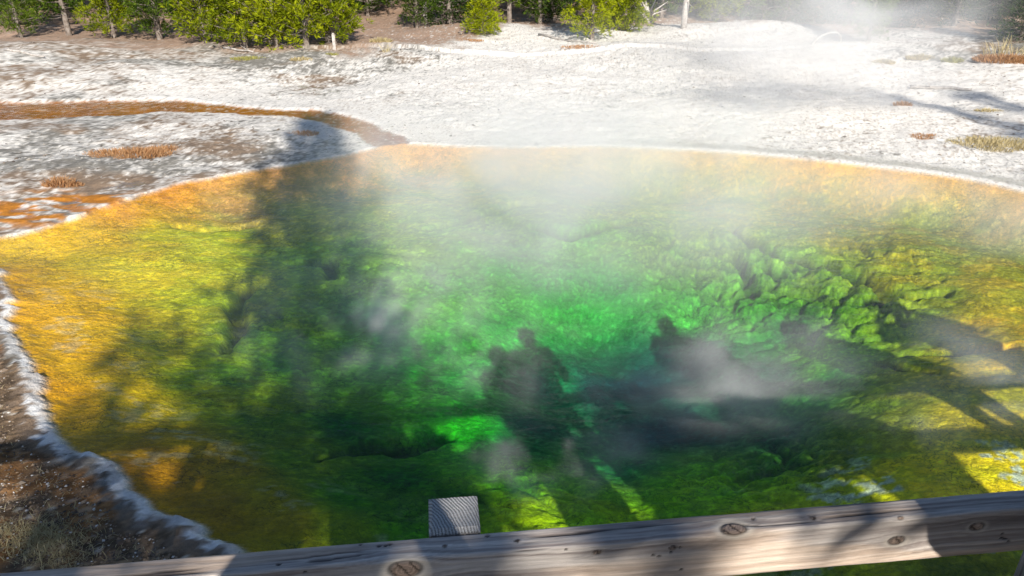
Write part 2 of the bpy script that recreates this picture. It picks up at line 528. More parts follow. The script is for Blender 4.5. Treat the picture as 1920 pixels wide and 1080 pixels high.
# ---- colours of mats, mud and sinter; dim teal light of the depths painted in
OR = (182, 122, 68); OCH = (212, 150, 8); YEL = (222, 178, 30); YG = (168, 176, 34); GR = (92, 158, 26); DG = (34, 140, 40); TEAL = (18, 120, 112); OLV = (110, 112, 14); RO = (200, 150, 46); MOSS = (66, 104, 8)
col_px = [
    (30, 530, .05, (198, 142, 8)), (60, 600, .05, (204, 146, 8)), (100, 540, .1, (214, 158, 8)), (180, 560, .1, OCH), (150, 650, .15, OCH), (120, 720, .1, (196, 138, 6)), (250, 480, .1, YEL), (200, 440, .1, (206, 150, 20)), (300, 420, .1, YEL), (300, 600, .2, YEL), (260, 720, .2, (222, 172, 10)), (330, 500, .2, YEL),
    (360, 640, .4, (190, 162, 14)), (420, 560, .4, (188, 164, 20)), (330, 700, .3, (170, 160, 14)), (450, 480, .35, (190, 168, 26)), (400, 420, .3, YEL), (420, 680, .6, (120, 140, 10)), (480, 620, .6, (150, 170, 20)), (520, 680, .9, (80, 130, 10)),
    (440, 360, .08, OR), (540, 330, .08, OR), (650, 310, .08, (200, 128, 62)), (800, 295, .08, (208, 140, 76)), (950, 295, .08, (206, 146, 70)), (1100, 300, .08, (202, 150, 66)), (1300, 305, .08, (206, 150, 50)), (1500, 320, .08, (206, 140, 30)), (1650, 345, .08, (204, 138, 30)), (1800, 370, .08, (204, 148, 60)), (1900, 390, .08, (200, 142, 74)), (1890, 450, .1, (210, 150, 40)),
    (230, 395, .05, (196, 130, 30)), (330, 365, .05, (196, 124, 36)),
    (600, 370, .2, (190, 176, 60)), (800, 340, .2, (212, 190, 84)), (1000, 335, .2, (206, 192, 80)), (1200, 340, .2, (208, 184, 60)), (1400, 350, .2, (216, 170, 40)), (1600, 390, .16, (218, 160, 34)), (1700, 450, .16, (216, 158, 30)), (1850, 540, .16, (222, 150, 26)), (1800, 620, .2, (206, 156, 30)), (1740, 600, .2, (200, 158, 30)), (1900, 580, .14, (222, 150, 30)), (1900, 650, .2, (204, 150, 20)),
    (600, 480, .6, (130, 150, 30)), (750, 430, .4, (176, 184, 50)), (900, 400, .4, (170, 190, 60)), (1050, 400, .4, (150, 188, 70)), (1200, 400, .4, (180, 186, 50)), (1350, 400, .3, (186, 178, 40)), (1450, 450, .5, (168, 176, 34)), (1560, 440, .3, (186, 170, 34)), (1600, 520, .4, (160, 166, 30)), (1700, 540, .3, (178, 164, 30)),
    (740, 520, .6, (150, 190, 40)), (850, 520, .9, (120, 180, 50)), (950, 480, .8, (110, 180, 60)), (1050, 520, 1.1, (60, 160, 40)), (1150, 500, 1.0, (80, 170, 60)), (1300, 500, .8, (110, 176, 50)), (1400, 520, .8, (130, 180, 34)), (1400, 620, 1.2, (70, 170, 40)), (1540, 580, .7, (150, 186, 16)), (1560, 640, .9, (150, 196, 10)), (1480, 600, 1.5, (40, 120, 40)),
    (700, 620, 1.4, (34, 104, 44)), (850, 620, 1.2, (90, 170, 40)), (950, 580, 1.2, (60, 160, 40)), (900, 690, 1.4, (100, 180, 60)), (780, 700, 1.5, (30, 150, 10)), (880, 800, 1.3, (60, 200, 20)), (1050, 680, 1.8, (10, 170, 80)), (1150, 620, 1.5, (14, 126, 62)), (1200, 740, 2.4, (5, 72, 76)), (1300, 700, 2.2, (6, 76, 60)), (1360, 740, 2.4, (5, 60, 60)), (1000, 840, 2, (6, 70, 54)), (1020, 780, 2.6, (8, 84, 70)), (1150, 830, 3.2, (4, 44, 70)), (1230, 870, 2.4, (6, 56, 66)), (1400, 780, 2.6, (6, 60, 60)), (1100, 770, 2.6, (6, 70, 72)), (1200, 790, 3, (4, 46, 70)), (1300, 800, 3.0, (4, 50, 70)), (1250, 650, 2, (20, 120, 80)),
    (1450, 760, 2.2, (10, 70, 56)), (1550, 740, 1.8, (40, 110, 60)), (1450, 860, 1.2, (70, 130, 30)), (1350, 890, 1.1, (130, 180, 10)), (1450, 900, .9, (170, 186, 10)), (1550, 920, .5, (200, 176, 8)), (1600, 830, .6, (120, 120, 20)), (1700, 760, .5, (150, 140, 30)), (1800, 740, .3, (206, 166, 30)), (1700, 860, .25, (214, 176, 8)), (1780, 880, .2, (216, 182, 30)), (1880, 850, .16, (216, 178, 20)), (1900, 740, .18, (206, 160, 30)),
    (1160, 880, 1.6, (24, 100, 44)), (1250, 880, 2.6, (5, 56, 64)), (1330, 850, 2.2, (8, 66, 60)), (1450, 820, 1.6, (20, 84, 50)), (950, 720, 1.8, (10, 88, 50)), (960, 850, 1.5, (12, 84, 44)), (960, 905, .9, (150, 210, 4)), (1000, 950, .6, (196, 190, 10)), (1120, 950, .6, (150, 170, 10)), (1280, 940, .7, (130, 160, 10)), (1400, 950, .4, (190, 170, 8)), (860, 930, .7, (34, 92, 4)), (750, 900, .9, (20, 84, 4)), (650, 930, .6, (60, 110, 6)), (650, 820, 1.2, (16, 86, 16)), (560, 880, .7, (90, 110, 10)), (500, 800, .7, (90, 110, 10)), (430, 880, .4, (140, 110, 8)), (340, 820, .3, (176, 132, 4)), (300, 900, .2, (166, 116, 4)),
    (400, 960, .2, (130, 100, 8)), (520, 980, .3, (130, 110, 8)), (650, 1000, .35, (96, 110, 8)), (760, 990, .4, (60, 110, 6)), (280, 880, .1, (150, 100, 4)), (1300, 1060, .3, (190, 160, 10)), (1500, 1060, .3, (110, 110, 14)), (1800, 1060, .2, (100, 100, 20)), (1000, 1060, .3, (110, 110, 14))]
CP = []
for (x, y, z, c) in col_px:
    p = at(x, y, -dcurve(z))
    CP.append((p.x, p.y, lin(c)))
C = np.zeros((len(X), 3))
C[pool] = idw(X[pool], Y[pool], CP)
# mottling of the mats
bm = pool
mx, my = X[bm] + rel[bm] * 2, Y[bm]
m1 = fbm(mx * 2.4 + 3, my * 4.5, 81, 4); m2 = fbm(mx * 14, my * 26, 83, 4); m3 = fbm(mx * 45, my * 60, 85, 2)
fac = 0.85 + 0.5 * m1
fac = fac * (0.76 + 0.48 * m2) * (0.84 + 0.32 * m3)
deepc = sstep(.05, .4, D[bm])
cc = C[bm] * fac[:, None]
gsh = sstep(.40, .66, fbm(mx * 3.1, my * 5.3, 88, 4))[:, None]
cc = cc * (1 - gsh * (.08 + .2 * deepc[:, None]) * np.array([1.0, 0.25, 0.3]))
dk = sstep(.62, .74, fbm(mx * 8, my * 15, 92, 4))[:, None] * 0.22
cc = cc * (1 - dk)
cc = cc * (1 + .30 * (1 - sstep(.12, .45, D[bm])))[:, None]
# pale flakes of dried mat on the shallow shelves
fl = sstep(.60, .66, fbm(X[bm] * 3.4 + 7, Y[bm] * 5.6, 95, 4)) * sstep(.42, .50, fbm(X[bm] * 16, Y[bm] * 24, 96, 3))
flr = np.clip(sstep(1.2, 2.4, X[bm]) * sstep(4.6, 3.6, Y[bm]) * 1.2 + 0.30 * sstep(.4, .12, D[bm]) * sstep(7.5, 5.5, Y[bm]), 0, 1)
fl = np.clip(fl * flr, 0, 1)[:, None]
cc = cc * (1 - fl) + lin((196, 190, 160)) * fl
# shade of cracks, crevices and hollows put into the colour
cc = cc * (1 - .6 * (crk_mask[bm] * (.5 + .8 * m2) * sstep(.3, .45, m1 * .5 + .25))[:, None])
CV = np.zeros(X.shape); CV[bedm] = crev
cc = cc * (1 - .55 * np.clip(CV[bm], 0, 1)[:, None] * np.array([1, .85, .9]))
fk = sstep(.60, .70, fbm(X[bm] * 26, Y[bm] * 34, 97, 2))[:, None] * .35 * np.clip(.3 + deepc, 0, 1)[:, None]
cc = cc * (1 + fk * 1.6)
cc = cc * (1 - 0.35 * sstep(-.03, -.12, rel[bm])[:, None])
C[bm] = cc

# land colours
dirt_px = [(480, 130, .75), (600, 130, .72), (720, 140, .55), (560, 170, .55), (700, 190, .5), (820, 180, .35), (900, 150, .2), (380, 178, .25), (520, 190, .2), (900, 240, .12), (1100, 150, .3), (1050, 200, .35), (1200, 240, .22), (1400, 120, .2), (1400, 230, .25), (1500, 170, .22), (1600, 240, .35), (1750, 110, .5), (1850, 120, .75), (1900, 90, .7), (1800, 170, .2), (1700, 200, .25), (1900, 270, .5), (1850, 310, .35), (1500, 285, .35), (1700, 300, .4), (950, 90, .1), (850, 70, .3), (700, 60, .75), (450, 100, .8), (1000, 110, .15), (1300, 80, .3),
           (300, 250, .62), (400, 280, .72), (500, 250, .6), (480, 300, .72), (260, 320, .8), (180, 340, .85), (350, 320, .62), (620, 270, .45), (150, 300, .6), (600, 250, .25), (100, 320, .7), (30, 260, .6), (100, 150, .6), (200, 110, .6), (0, 120, .6), (40, 30, 1.0), (250, 60, .8), (380, 120, .6), (100, 80, .6),
           (30, 700, .95), (100, 880, 1.0), (250, 1000, 1.0), (30, 1000, 1.0), (350, 1010, 1.0), (0, 640, .9), (150, 1050, 1.0)]
DI = []
for (x, y, v) in dirt_px:
    p = at(x, y)
    DI.append((p.x, p.y, (v,)))
land = d > -0.05
Xl, Yl, dl = X[land], Y[land], d[land]
di = np.ones(Xl.shape) * .9
nn = near[land] | (Yl < 30) & (Yl > 0) & (np.abs(Xl) < 30)
di[nn] = idw(Xl[nn], Yl[nn], DI)[:, 0]
nb = nearbank[land]
a1 = fbm(Xl * 1.0, Yl * 1.0, 101, 4); a2 = fbm(Xl * 5.5, Yl * 5.5, 103, 4); a3 = fbm(Xl * 19, Yl * 19, 105, 3); a4 = fbm(Xl * 48, Yl * 48, 106, 2)
mask = np.clip(sstep(.60, .40, (a1 * .22 + a2 * .30 + a3 * .30 + a4 * .18) + (di - .5) * -.46 + .055), 0, .95)
white = lin((235, 230, 222)) * (0.9 + .2 * a4)[:, None]
dirtc = lin((132, 110, 88)) * (0.6 + .8 * a3)[:, None]
greyc = lin((124, 120, 112)) * (0.6 + .8 * a3)[:, None]
gm = sstep(.42, .58, fbm(Xl * .7, Yl * .9, 109, 3))[:, None]
dirtc = dirtc * (1 - gm) + greyc * gm
# needle litter near the wood
lit = sstep(18.6, 21, Yl + (a1 - .5) * 4 + (a2 - .5) * 2 - 4.5 * sstep(-2.5, .5, Xl) + 2.5 * sstep(7, 9, Xl))[:, None] * 0.9
dirtc = dirtc * (1 - lit) + lin((158, 126, 102)) * (0.6 + .8 * a3)[:, None] * lit
mask = np.maximum(mask, lit[:, 0] * sstep(.30, .50, a3 + .12))
spk = sstep(.60, .70, a4) * .55 * (1 - mask)
mask = mask + spk * sstep(.3, .6, a2)
lc = white * (1 - mask[:, None]) + dirtc * mask[:, None]
# near bank gravel: brown and grey with pale chips
f1, f2, iv = voro(Xl * 26, Yl * 26, 8)
grav = lin((140, 116, 90)) * (0.35 + 1.1 * iv * iv)[:, None] * (0.6 + .8 * a2)[:, None]
chip = ((iv > .93) & (f1 < .42))[:, None]
grav = np.where(chip, lin((206, 196, 180)), grav)
rust = sstep(.55, .68, fbm(Xl * 2.6, Yl * 2.6, 113, 3))[:, None]
grav = grav * (1 - rust * .7) + lin((150, 104, 56)) * (0.5 + .9 * iv)[:, None] * rust * .7
nbm = (nb * sstep(.02, .1, dl + (a3 - .5) * .2 - .07))[:, None]
lc = lc * (1 - nbm) + grav * nbm
# crust line all round the pool
cr = ((.6 + .4 * sstep(.38, .55, a2 + .15 * (1 - nb))) * (1 - sstep(.012 + .04 * nb, .04 + .05 * nb, dl + (a3 - .5) * (.05 + .10 * nb) + (a2 - .5) * .06 * nb)) * np.clip(.55 + nb, 0, 1))[:, None]
lc = lc * (1 - cr) + lin((246, 244, 240)) * cr
# grey damp band just behind the crust at the far right
dm = (sstep(.08, .16, dl) * sstep(.55, .2, dl) * sstep(1.0, 3.0, Xl) * (1 - nb) * (0.35 + .4 * a3))[:, None]
lc = lc * (1 - dm) + lin((128, 126, 112)) * dm
# orange mats in the runoff and on the terraces
w1 = sstep(.07, -.05, chd[land] + (a3 - .5) * .1)[:, None]
chc = lin((164, 100, 24)) * (0.5 + a2)[:, None]
edge = sstep(-.35, -.05, chd[land])[:, None]
pur = lin((150, 96, 84)) * (.8 + .4 * a2)[:, None]
mv = sstep(-2.6, -2.0, Xl)[:, None]
chc = chc * (1 - mv) + pur * mv
chc = chc * (1 - .45 * edge) + lin((176, 108, 26)) * .45 * edge
fo = sstep(.64, .70, a3)[:, None] * .6
chc = chc * (1 - fo) + lin((226, 206, 190)) * fo
lc = lc * (1 - w1) + chc * w1
twl = (tw[land] * sstep(.42, .56, fbm(Xl * 3, Yl * 8, 121, 3)))[:, None]
lc = lc * (1 - twl) + lin((190, 124, 44)) * (.6 + .8 * a3)[:, None] * twl
ed = sstep(-.05, .02, dl)[:, None]
C[land] = C[land] * (1 - ed) + lc * ed
far = (Y > 34) | (Y < -6) | (np.abs(X) > 34)
C[far] = lin((96, 84, 60)) * (0.6 + .8 * n1[far])[:, None]

ny, nx = shp
idx = np.arange(nx * ny).reshape(ny, nx)
F = np.stack([idx[:-1, :-1], idx[:-1, 1:], idx[1:, 1:], idx[1:, :-1]], -1).reshape(-1, 4)
fd = d[F].mean(1)
wet = np.clip(sstep(.03, -.02, d) + wt, 0, 1)
COLS = np.concatenate([C, np.ones((len(X), 1))], 1)
COLS[:, 3] = 1.0
VV = np.stack([X, Y, Z], 1)


def sub(name, fm):
    f = F[fm]
    u, inv = np.unique(f.ravel(), return_inverse=True)
    return mesh_np(name, VV[u], inv.reshape(-1, 4), True, {'albedo': COLS[u][:, :3]})


t = NT('sinter_ground')
at_ = t.n('ShaderNodeAttribute', attribute_name='albedo')
geo = t.n('ShaderNodeNewGeometry')
na = t.noise(geo.outputs['Position'], 38, 5, .65)
nb_ = t.noise(geo.outputs['Position'], 160, 3, .6)
cfac = t.mapr(na, .25, .75, .78, 1.22)
cm = t.n('ShaderNodeVectorMath', operation='SCALE')
t.l(at_.outputs['Color'], cm.inputs[0]); t.l(cfac, cm.inputs['Scale'])
hh = t.math('ADD', t.math('MULTIPLY', na, 1.0), t.math('MULTIPLY', nb_, .35))
t.bsdf(cm.outputs[0], .85, t.bump(hh, .7, .02), .25)
M_GROUND = t.m

t = NT('mat_covered_pool_bed')
at_ = t.n('ShaderNodeAttribute', attribute_name='albedo')
geo = t.n('ShaderNodeNewGeometry')
mp = t.n('ShaderNodeMapping'); mp.inputs['Scale'].default_value = (1, 1.7, 1)
t.l(geo.outputs['Position'], mp.inputs[0])
na = t.noise(mp.outputs[0], 24, 5, .65, .4)
nb_ = t.noise(mp.outputs[0], 80, 4, .65)
cfac = t.mapr(t.math('ADD', t.math('MULTIPLY', na, .5), t.math('MULTIPLY', nb_, .5)), .3, .7, .78, 1.26)
cm = t.n('ShaderNodeVectorMath', operation='SCALE')
nf2 = t.noise(geo.outputs['Position'], 42, 6, .8, .8)
ve = t.n('ShaderNodeTexVoronoi', feature='DISTANCE_TO_EDGE'); ve.inputs['Scale'].default_value = 13
wv_ = t.n('ShaderNodeVectorMath', operation='ADD')
nc = t.n('ShaderNodeTexNoise'); nc.inputs['Scale'].default_value = 6; nc.inputs['Detail'].default_value = 4
t.l(geo.outputs['Position'], nc.inputs['Vector'])
sc_ = t.n('ShaderNodeVectorMath', operation='SCALE'); sc_.inputs['Scale'].default_value = .35
t.l(nc.outputs['Color'], sc_.inputs[0]); t.l(geo.outputs['Position'], wv_.inputs[0]); t.l(sc_.outputs[0], wv_.inputs[1])
t.l(wv_.outputs[0], ve.inputs['Vector'])
crk_ = t.mapr(ve.outputs['Distance'], 0, .07, .45, 1, True)
crm = t.mapr(t.noise(geo.outputs['Position'], 2.2, 3, .6), .46, .60, 0, 1, True)
crk_ = t.math('SUBTRACT', 1.0, t.math('MULTIPLY', crm, t.math('SUBTRACT', 1.0, crk_)))
cfac = t.math('MULTIPLY', t.math('MULTIPLY', cfac, t.mapr(nf2, .32, .68, .62, 1.42)), crk_)
t.l(at_.outputs['Color'], cm.inputs[0]); t.l(cfac, cm.inputs['Scale'])
vo = t.n('ShaderNodeTexVoronoi', feature='F1'); vo.inputs['Scale'].default_value = 22; vo.inputs['Detail'].default_value = 2
t.l(geo.outputs['Position'], vo.inputs['Vector'])
hh = t.math('ADD', t.math('MULTIPLY', na, 1.1), t.math('MULTIPLY', vo.outputs['Distance'], -.6))
hh = t.math('ADD', hh, t.math('MULTIPLY', nb_, .4))
t.bsdf(cm.outputs[0], .9, t.bump(hh, .6, .022), .1)
M_BED = t.m

is_bed = fd < -0.0
tag(link('ground', sub('ground', ~is_bed), M_GROUND), 'white sinter flat with gravel bank round the hot spring', 'ground', kind='structure')
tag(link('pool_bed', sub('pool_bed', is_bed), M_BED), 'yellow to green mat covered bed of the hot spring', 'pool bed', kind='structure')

# ------------------------------------------------------------------ water: a body with a rippled skin and green absorption
t = NT('spring_water')
geo = t.n('ShaderNodeNewGeometry')
mp = t.n('ShaderNodeMapping'); mp.inputs['Scale'].default_value = (1, 2.2, 1)
t.l(geo.outputs['Position'], mp.inputs[0])
w1_ = t.noise(mp.outputs[0], 5.0, 4, .55, .5)
bmp = t.bump(w1_, .25, .03)
gl = t.n('ShaderNodeBsdfGlossy'); gl.inputs['Roughness'].default_value = .07
t.l(bmp, gl.inputs['Normal'])
tr = t.n('ShaderNodeBsdfTransparent')
fr = t.n('ShaderNodeFresnel'); fr.inputs['IOR'].default_value = 1.33; t.l(bmp, fr.inputs['Normal'])
up = t.n('ShaderNodeSeparateXYZ'); t.l(geo.outputs['Normal'], up.inputs[0])
bf = t.math('SUBTRACT', 1.0, geo.outputs['Backfacing'])
ffac = t.math('MULTIPLY', fr.outputs[0], bf)
mx_ = t.n('ShaderNodeMixShader')
t.l(ffac, mx_.inputs[0]); t.l(tr.outputs[0], mx_.inputs[1]); t.l(gl.outputs[0], mx_.inputs[2])
t.l(mx_.outputs[0], t.out.inputs['Surface'])
va = t.n('ShaderNodeVolumeAbsorption')
SIG = (0.36, 0.10, 0.09)
DEN = max(SIG) * 1.25
va.inputs['Density'].default_value = DEN
va.inputs['Color'].default_value = (1 - SIG[0] / DEN, 1 - SIG[1] / DEN, 1 - SIG[2] / DEN, 1)
t.l(va.outputs[0], t.out.inputs['Volume'])
M_WATER = t.m
wb = MB()
wx0, wx1, wy0, wy1, wz = -16.0, 9.5, 0.2, 16.5, -5.5
wb.add([(wx0, wy0, 0), (wx1, wy0, 0), (wx1, wy1, 0), (wx0, wy1, 0), (wx0, wy0, wz), (wx1, wy0, wz), (wx1, wy1, wz), (wx0, wy1, wz)],
       [[0, 1, 2, 3], [7, 6, 5, 4], [0, 4, 5, 1], [1, 5, 6, 2], [2, 6, 7, 3], [3, 7, 4, 0]])
tag(wb.build('water', M_WATER, smooth=False), 'clear green water of the hot spring', 'water', kind='structure')


def zground(x, y):
    i = np.clip(np.searchsorted(xs, x) - 1, 0, nx - 2); j = np.clip(np.searchsorted(ys, y) - 1, 0, ny - 2)
    fx = (x - xs[i]) / (xs[i + 1] - xs[i]); fy = (y - ys[j]) / (ys[j + 1] - ys[j])
    Zg = Z.reshape(ny, nx)
    return float((Zg[j, i] * (1 - fx) + Zg[j, i + 1] * fx) * (1 - fy) + (Zg[j + 1, i] * (1 - fx) + Zg[j + 1, i + 1] * fx) * fy)


def on_ground(px, py, dz=0.0):
    p = at(px, py)
    for _ in range(4):
        p = at(px, py, zground(p.x, p.y))
    return Vector((p.x, p.y, zground(p.x, p.y) + dz))


# ------------------------------------------------------------------ weathered wood
def wood_board(name, L, W_, T, knots, seed, mat, parent, loc, rot, step=0.003):
    """length along local x, face height W_ along z, thickness T along y; grain flows round the knots"""
    b = 0.004
    hw, ht = W_ / 2, T / 2
    prof = []
    def line(a, c, n):
        for k in range(n):
            f = k / n
            prof.append((a[0] + (c[0] - a[0]) * f, a[1] + (c[1] - a[1]) * f))
    nf, nt = int(W_ / step), int(T / step)
    line((-ht, -hw + b), (-ht, hw - b), nf)
    line((-ht, hw - b), (-ht + b, hw), 3)
    line((-ht + b, hw), (ht - b, hw), nt)
    line((ht - b, hw), (ht, hw - b), 3)
    line((ht, hw - b), (ht, -hw + b), 12)
    line((ht, -hw + b), (ht - b, -hw), 2)
    line((ht - b, -hw), (-ht + b, -hw), 6)
    line((-ht + b, -hw), (-ht, -hw + b), 2)
    prof = np.array(prof)
    m = len(prof)
    # unrolled coordinate that starts at the bottom of the front face
    seg = np.hypot(*(np.roll(prof, -1, 0) - prof).T)
    s = np.concatenate([[0], np.cumsum(seg)[:-1]])
    nL = int(L / step) + 1
    U, Sx = np.meshgrid(np.linspace(-L / 2, L / 2, nL), s, indexing='ij')
    w = Sx.copy() * 1.0
    kd = np.full(U.shape, 9.0); kc = np.zeros(U.shape); halo = np.zeros(U.shape)
    for (ku, ks, kr) in knots:
        du = (U - ku) / 1.5; ds = Sx - ks
        r = np.hypot(du, ds) + 1e-6
        w = w + np.sign(ds) * -kr * 0.95 * np.exp(-(r / (kr * 2.4)) ** 2) * np.minimum(1, np.abs(ds) / kr)
        kd = np.minimum(kd, r / kr)
        halo = np.maximum(halo, min(1, kr / .012) ** 2 * np.exp(-((r / kr - 1.35) / .35) ** 2))
    w = w + (fbm(U * 3, w * 12, seed, 3) - .5) * .03
    g = fbm(U * 2.2, w * 150, seed + 1, 4, .6)
    g2 = fbm(U * 5, w * 480, seed + 3, 3, .6)
    rings = 0.5 + 0.5 * np.sin(w * 620 + 5 * fbm(U * 1.5, w * 30, seed + 5, 2))
    base = lin((192, 178, 168)); pale = lin((222, 212, 202)); dark = lin((146, 134, 128)); gold = lin((216, 186, 156))
    gg = np.clip((g - .5) * 2.4 + .5, 0, 1)[..., None]
    c = dark * (1 - gg) * .75 + pale * gg * .75 + base * .25
    warm = sstep(.5, .66, fbm(U * 2.2, Sx * 22, seed + 7, 3))[..., None]
    c = c * (1 - .45 * warm) + gold * .45 * warm
    c = c * (.86 + .14 * rings)[..., None] * (.82 + .36 * g2)[..., None]
    stain = sstep(.52, .66, fbm(U * 1.4 + 4, Sx * 9, seed + 9, 3))[..., None]
    c = c * (1 - .32 * stain)
    c = c * (1 - .0) + pale * 0
    hl = halo[..., None] * .6
    c = c * (1 - hl) + lin((222, 210, 192)) * hl
    core = sstep(1.05, .8, kd)[..., None]
    kring = (0.5 + 0.5 * np.sin(kd * 22 + 3 * g))[..., None]
    kcol = lin((164, 142, 126)) * (.55 + .55 * kring) * (.4 + 1.1 * g2)[..., None]
    c = c * (1 - core) + kcol * core
    ringd = np.exp(-((kd - 1.0) / .14) ** 2)[..., None]
    c = c * (1 - .7 * ringd)
    # checks and small bore holes
    crk = sstep(.70, .76, fbm(U * 1.6, w * 85, seed + 13, 3)) * sstep(.45, .55, fbm(U * 4, w * 10, seed + 15, 2))
    hol = np.zeros(U.shape)
    hr = random.Random(seed)
    for _ in range(42):
        hu, hs = hr.uniform(-L / 2, L / 2), hr.uniform(.01, W_ + T - .01)
        cl = hr.choice([1, 1, 4])
        for q in range(cl):
            u0, s0 = hu + hr.gauss(0, .02), hs + hr.gauss(0, .008)
            i0, i1 = int((u0 - .012 + L / 2) / step), int((u0 + .012 + L / 2) / step)
            if i0 < 0: continue
            rr = np.hypot((U[i0:i1] - u0) / hr.uniform(1, 2.0), Sx[i0:i1] - s0)
            hol[i0:i1] = np.maximum(hol[i0:i1], sstep(.0035, .0018, rr))
    kcr = (core[..., 0] * (np.abs((U + Sx * .7 + (g2 - .5) * .01) % .022 - .011) < .0018))
    dkk = np.clip(crk * .8 + hol * .85 + kcr * .8, 0, .92)[..., None]
    c = c * (1 - dkk) + lin((34, 28, 26)) * dkk
    dep = -.0007 * (1 - rings) - .0012 * (1 - gg[..., 0]) - .003 * crk - .003 * hol - .002 * ringd[..., 0] + .0015 * core[..., 0] - .002 * kcr
    # outward normals of the profile
    tg = np.roll(prof, -1, 0) - np.roll(prof, 1, 0)
    nrm = np.stack([-tg[:, 1], tg[:, 0]], 1); nrm /= np.linalg.norm(nrm, axis=1)[:, None]
    if (nrm[nf // 2] @ np.array([-1, 0])) < 0: nrm = -nrm
    wob = (fbm(U * 1.2, Sx * 0 + seed, seed + 20, 3) - .5) * .006
    py_ = prof[None, :, 0] + nrm[None, :, 0] * dep
    pz_ = prof[None, :, 1] + nrm[None, :, 1] * dep + wob * (prof[None, :, 1] > 0)
    V = np.stack([U, py_, pz_], -1).reshape(-1, 3)
    ii = np.arange(nL * m).reshape(nL, m)
    a = ii[:-1]; b_ = ii[1:]
    Fq = np.stack([a, np.roll(a, -1, 1), np.roll(b_, -1, 1), b_], -1).reshape(-1, 4)
    me = mesh_np(name, V, Fq, True, {'albedo': c.reshape(-1, 3)})
    me.flip_normals() if False else None
    o = link(name, me, mat, parent, loc)
    o.rotation_euler = rot
    return o


t = NT('weathered_rail_wood')
at_ = t.n('ShaderNodeAttribute', attribute_name='albedo')
tc_ = t.n('ShaderNodeTexCoord')
mp = t.n('ShaderNodeMapping'); mp.inputs['Scale'].default_value = (4, 60, 160)
t.l(tc_.outputs['Object'], mp.inputs[0])
na = t.noise(mp.outputs[0], 6, 4, .7)
cm = t.n('ShaderNodeVectorMath', operation='SCALE')
t.l(at_.outputs['Color'], cm.inputs[0]); t.l(t.mapr(na, .3, .7, .8, 1.18), cm.inputs['Scale'])
t.bsdf(cm.outputs[0], .75, t.bump(na, .5, .002), .3)
M_RAIL = t.m

t = NT('grey_boardwalk_wood')
tc_ = t.n('ShaderNodeTexCoord')
mp = t.n('ShaderNodeMapping'); mp.inputs['Scale'].default_value = (1.5, 40, 40)
t.l(tc_.outputs['Object'], mp.inputs[0])
na = t.noise(mp.outputs[0], 3, 5, .65, .3)
t.bsdf(t.ramp(na, [(.3, (.09, .075, .062)), (.5, (.23, .20, .17)), (.72, (.38, .33, .28))]), .8, t.bump(na, .5, .003), .2)
M_DECK = t.m

t = NT('post_end_grain')
tc_ = t.n('ShaderNodeTexCoord')
mp = t.n('ShaderNodeMapping'); mp.inputs['Location'].default_value = (.16, .075, 0)
t.l(tc_.outputs['Object'], mp.inputs[0])
ln = t.n('ShaderNodeVectorMath', operation='LENGTH')
sp_ = t.n('ShaderNodeSeparateXYZ'); t.l(mp.outputs[0], sp_.inputs[0])
cb = t.n('ShaderNodeCombineXYZ'); t.l(sp_.outputs[0], cb.inputs[0]); t.l(sp_.outputs[1], cb.inputs[1])
t.l(cb.outputs[0], ln.inputs[0])
nz = t.noise(tc_.outputs['Object'], 30, 3, .5)
rr = t.math('ADD', t.math('MULTIPLY', ln.outputs['Value'], 1150.0), t.math('MULTIPLY', nz, 10.0))
sn = t.math('SINE', rr)
nf_ = t.noise(tc_.outputs['Object'], 500, 3, .6)
cc_ = t.ramp(t.math('ADD', t.math('MULTIPLY', sn, .17), t.math('MULTIPLY', nf_, 1.0)), [(.25, (.16, .15, .145)), (.5, (.40, .39, .38)), (.75, (.62, .61, .60))])
t.bsdf(cc_, .85, t.bump(sn, .6, .002), .2)
M_END = t.m

# the handrail runs between two points read off the photograph at its own height
SC = 92 / 0.089
ZR = 0.0
ax_d = FPX / SC
dv = ray(850, 942)
ZR = H + dv.z * ax_d * 1.0
A = at(0, 1069, ZR); B = at(1920, 916, ZR)
rd = (B - A).normalized()
rang = math.atan2(rd.y, rd.x)
nrm_ = Vector((-rd.y, rd.x, 0))          # towards the pool
RT, RW, RL = 0.050, 0.106, 4.4
post_c = at(851, 967, ZR)
tpar = (post_c - A).dot(rd)
# rail centre line sits half a thickness towards the viewer from its far edge
mid = A + rd * tpar
rail_c = mid - nrm_ * (RT / 2) - Vector((0, 0, RW / 2))
print('rail z', ZR, 'A', A, 'B', B, 'postX', post_c)


def rail_uv(px, py):
    """(u along the rail from its centre, s up the front face) of a photograph pixel"""
    d_ = ray(px, py)
    p0 = Vector((0, 0, H)); pc = rail_c - nrm_ * (RT / 2)
    tt = (pc - p0).dot(nrm_) / d_.dot(nrm_)
    q = p0 + d_ * tt - rail_c
    return q.dot(rd), q.z + RW / 2


kn = []
for (px, py, r) in [(1380, 996, .0145), (760, 1072, .018), (1681, 1018, .010), (1832, 992, .009), (1262, 1031, .0045), (1537, 974, .004), (1690, 976, .004), (973, 1018, .0035), (1120, 1040, .005), (834, 1028, .003)]:
    u, s = rail_uv(px, py)
    kn.append((u, max(.008, s), r))
rail = empty('handrail', rail_c, rang)
tag(rail, 'weathered pale wooden handrail with dark knots crossing in front of the pool', 'handrail')
wood_board('top_board', RL, RW, RT, kn, 11, M_RAIL, rail, (0, 0, 0), (0, 0, 0), step=0.0028)

# posts of the boardwalk on the pool side of the rail
DECK_Z = 1.12
PS = 0.0
p2 = at(2085, 893, ZR)
gap = (p2 - A).dot(rd) - tpar
print('post gap', gap)
PW = 0.089


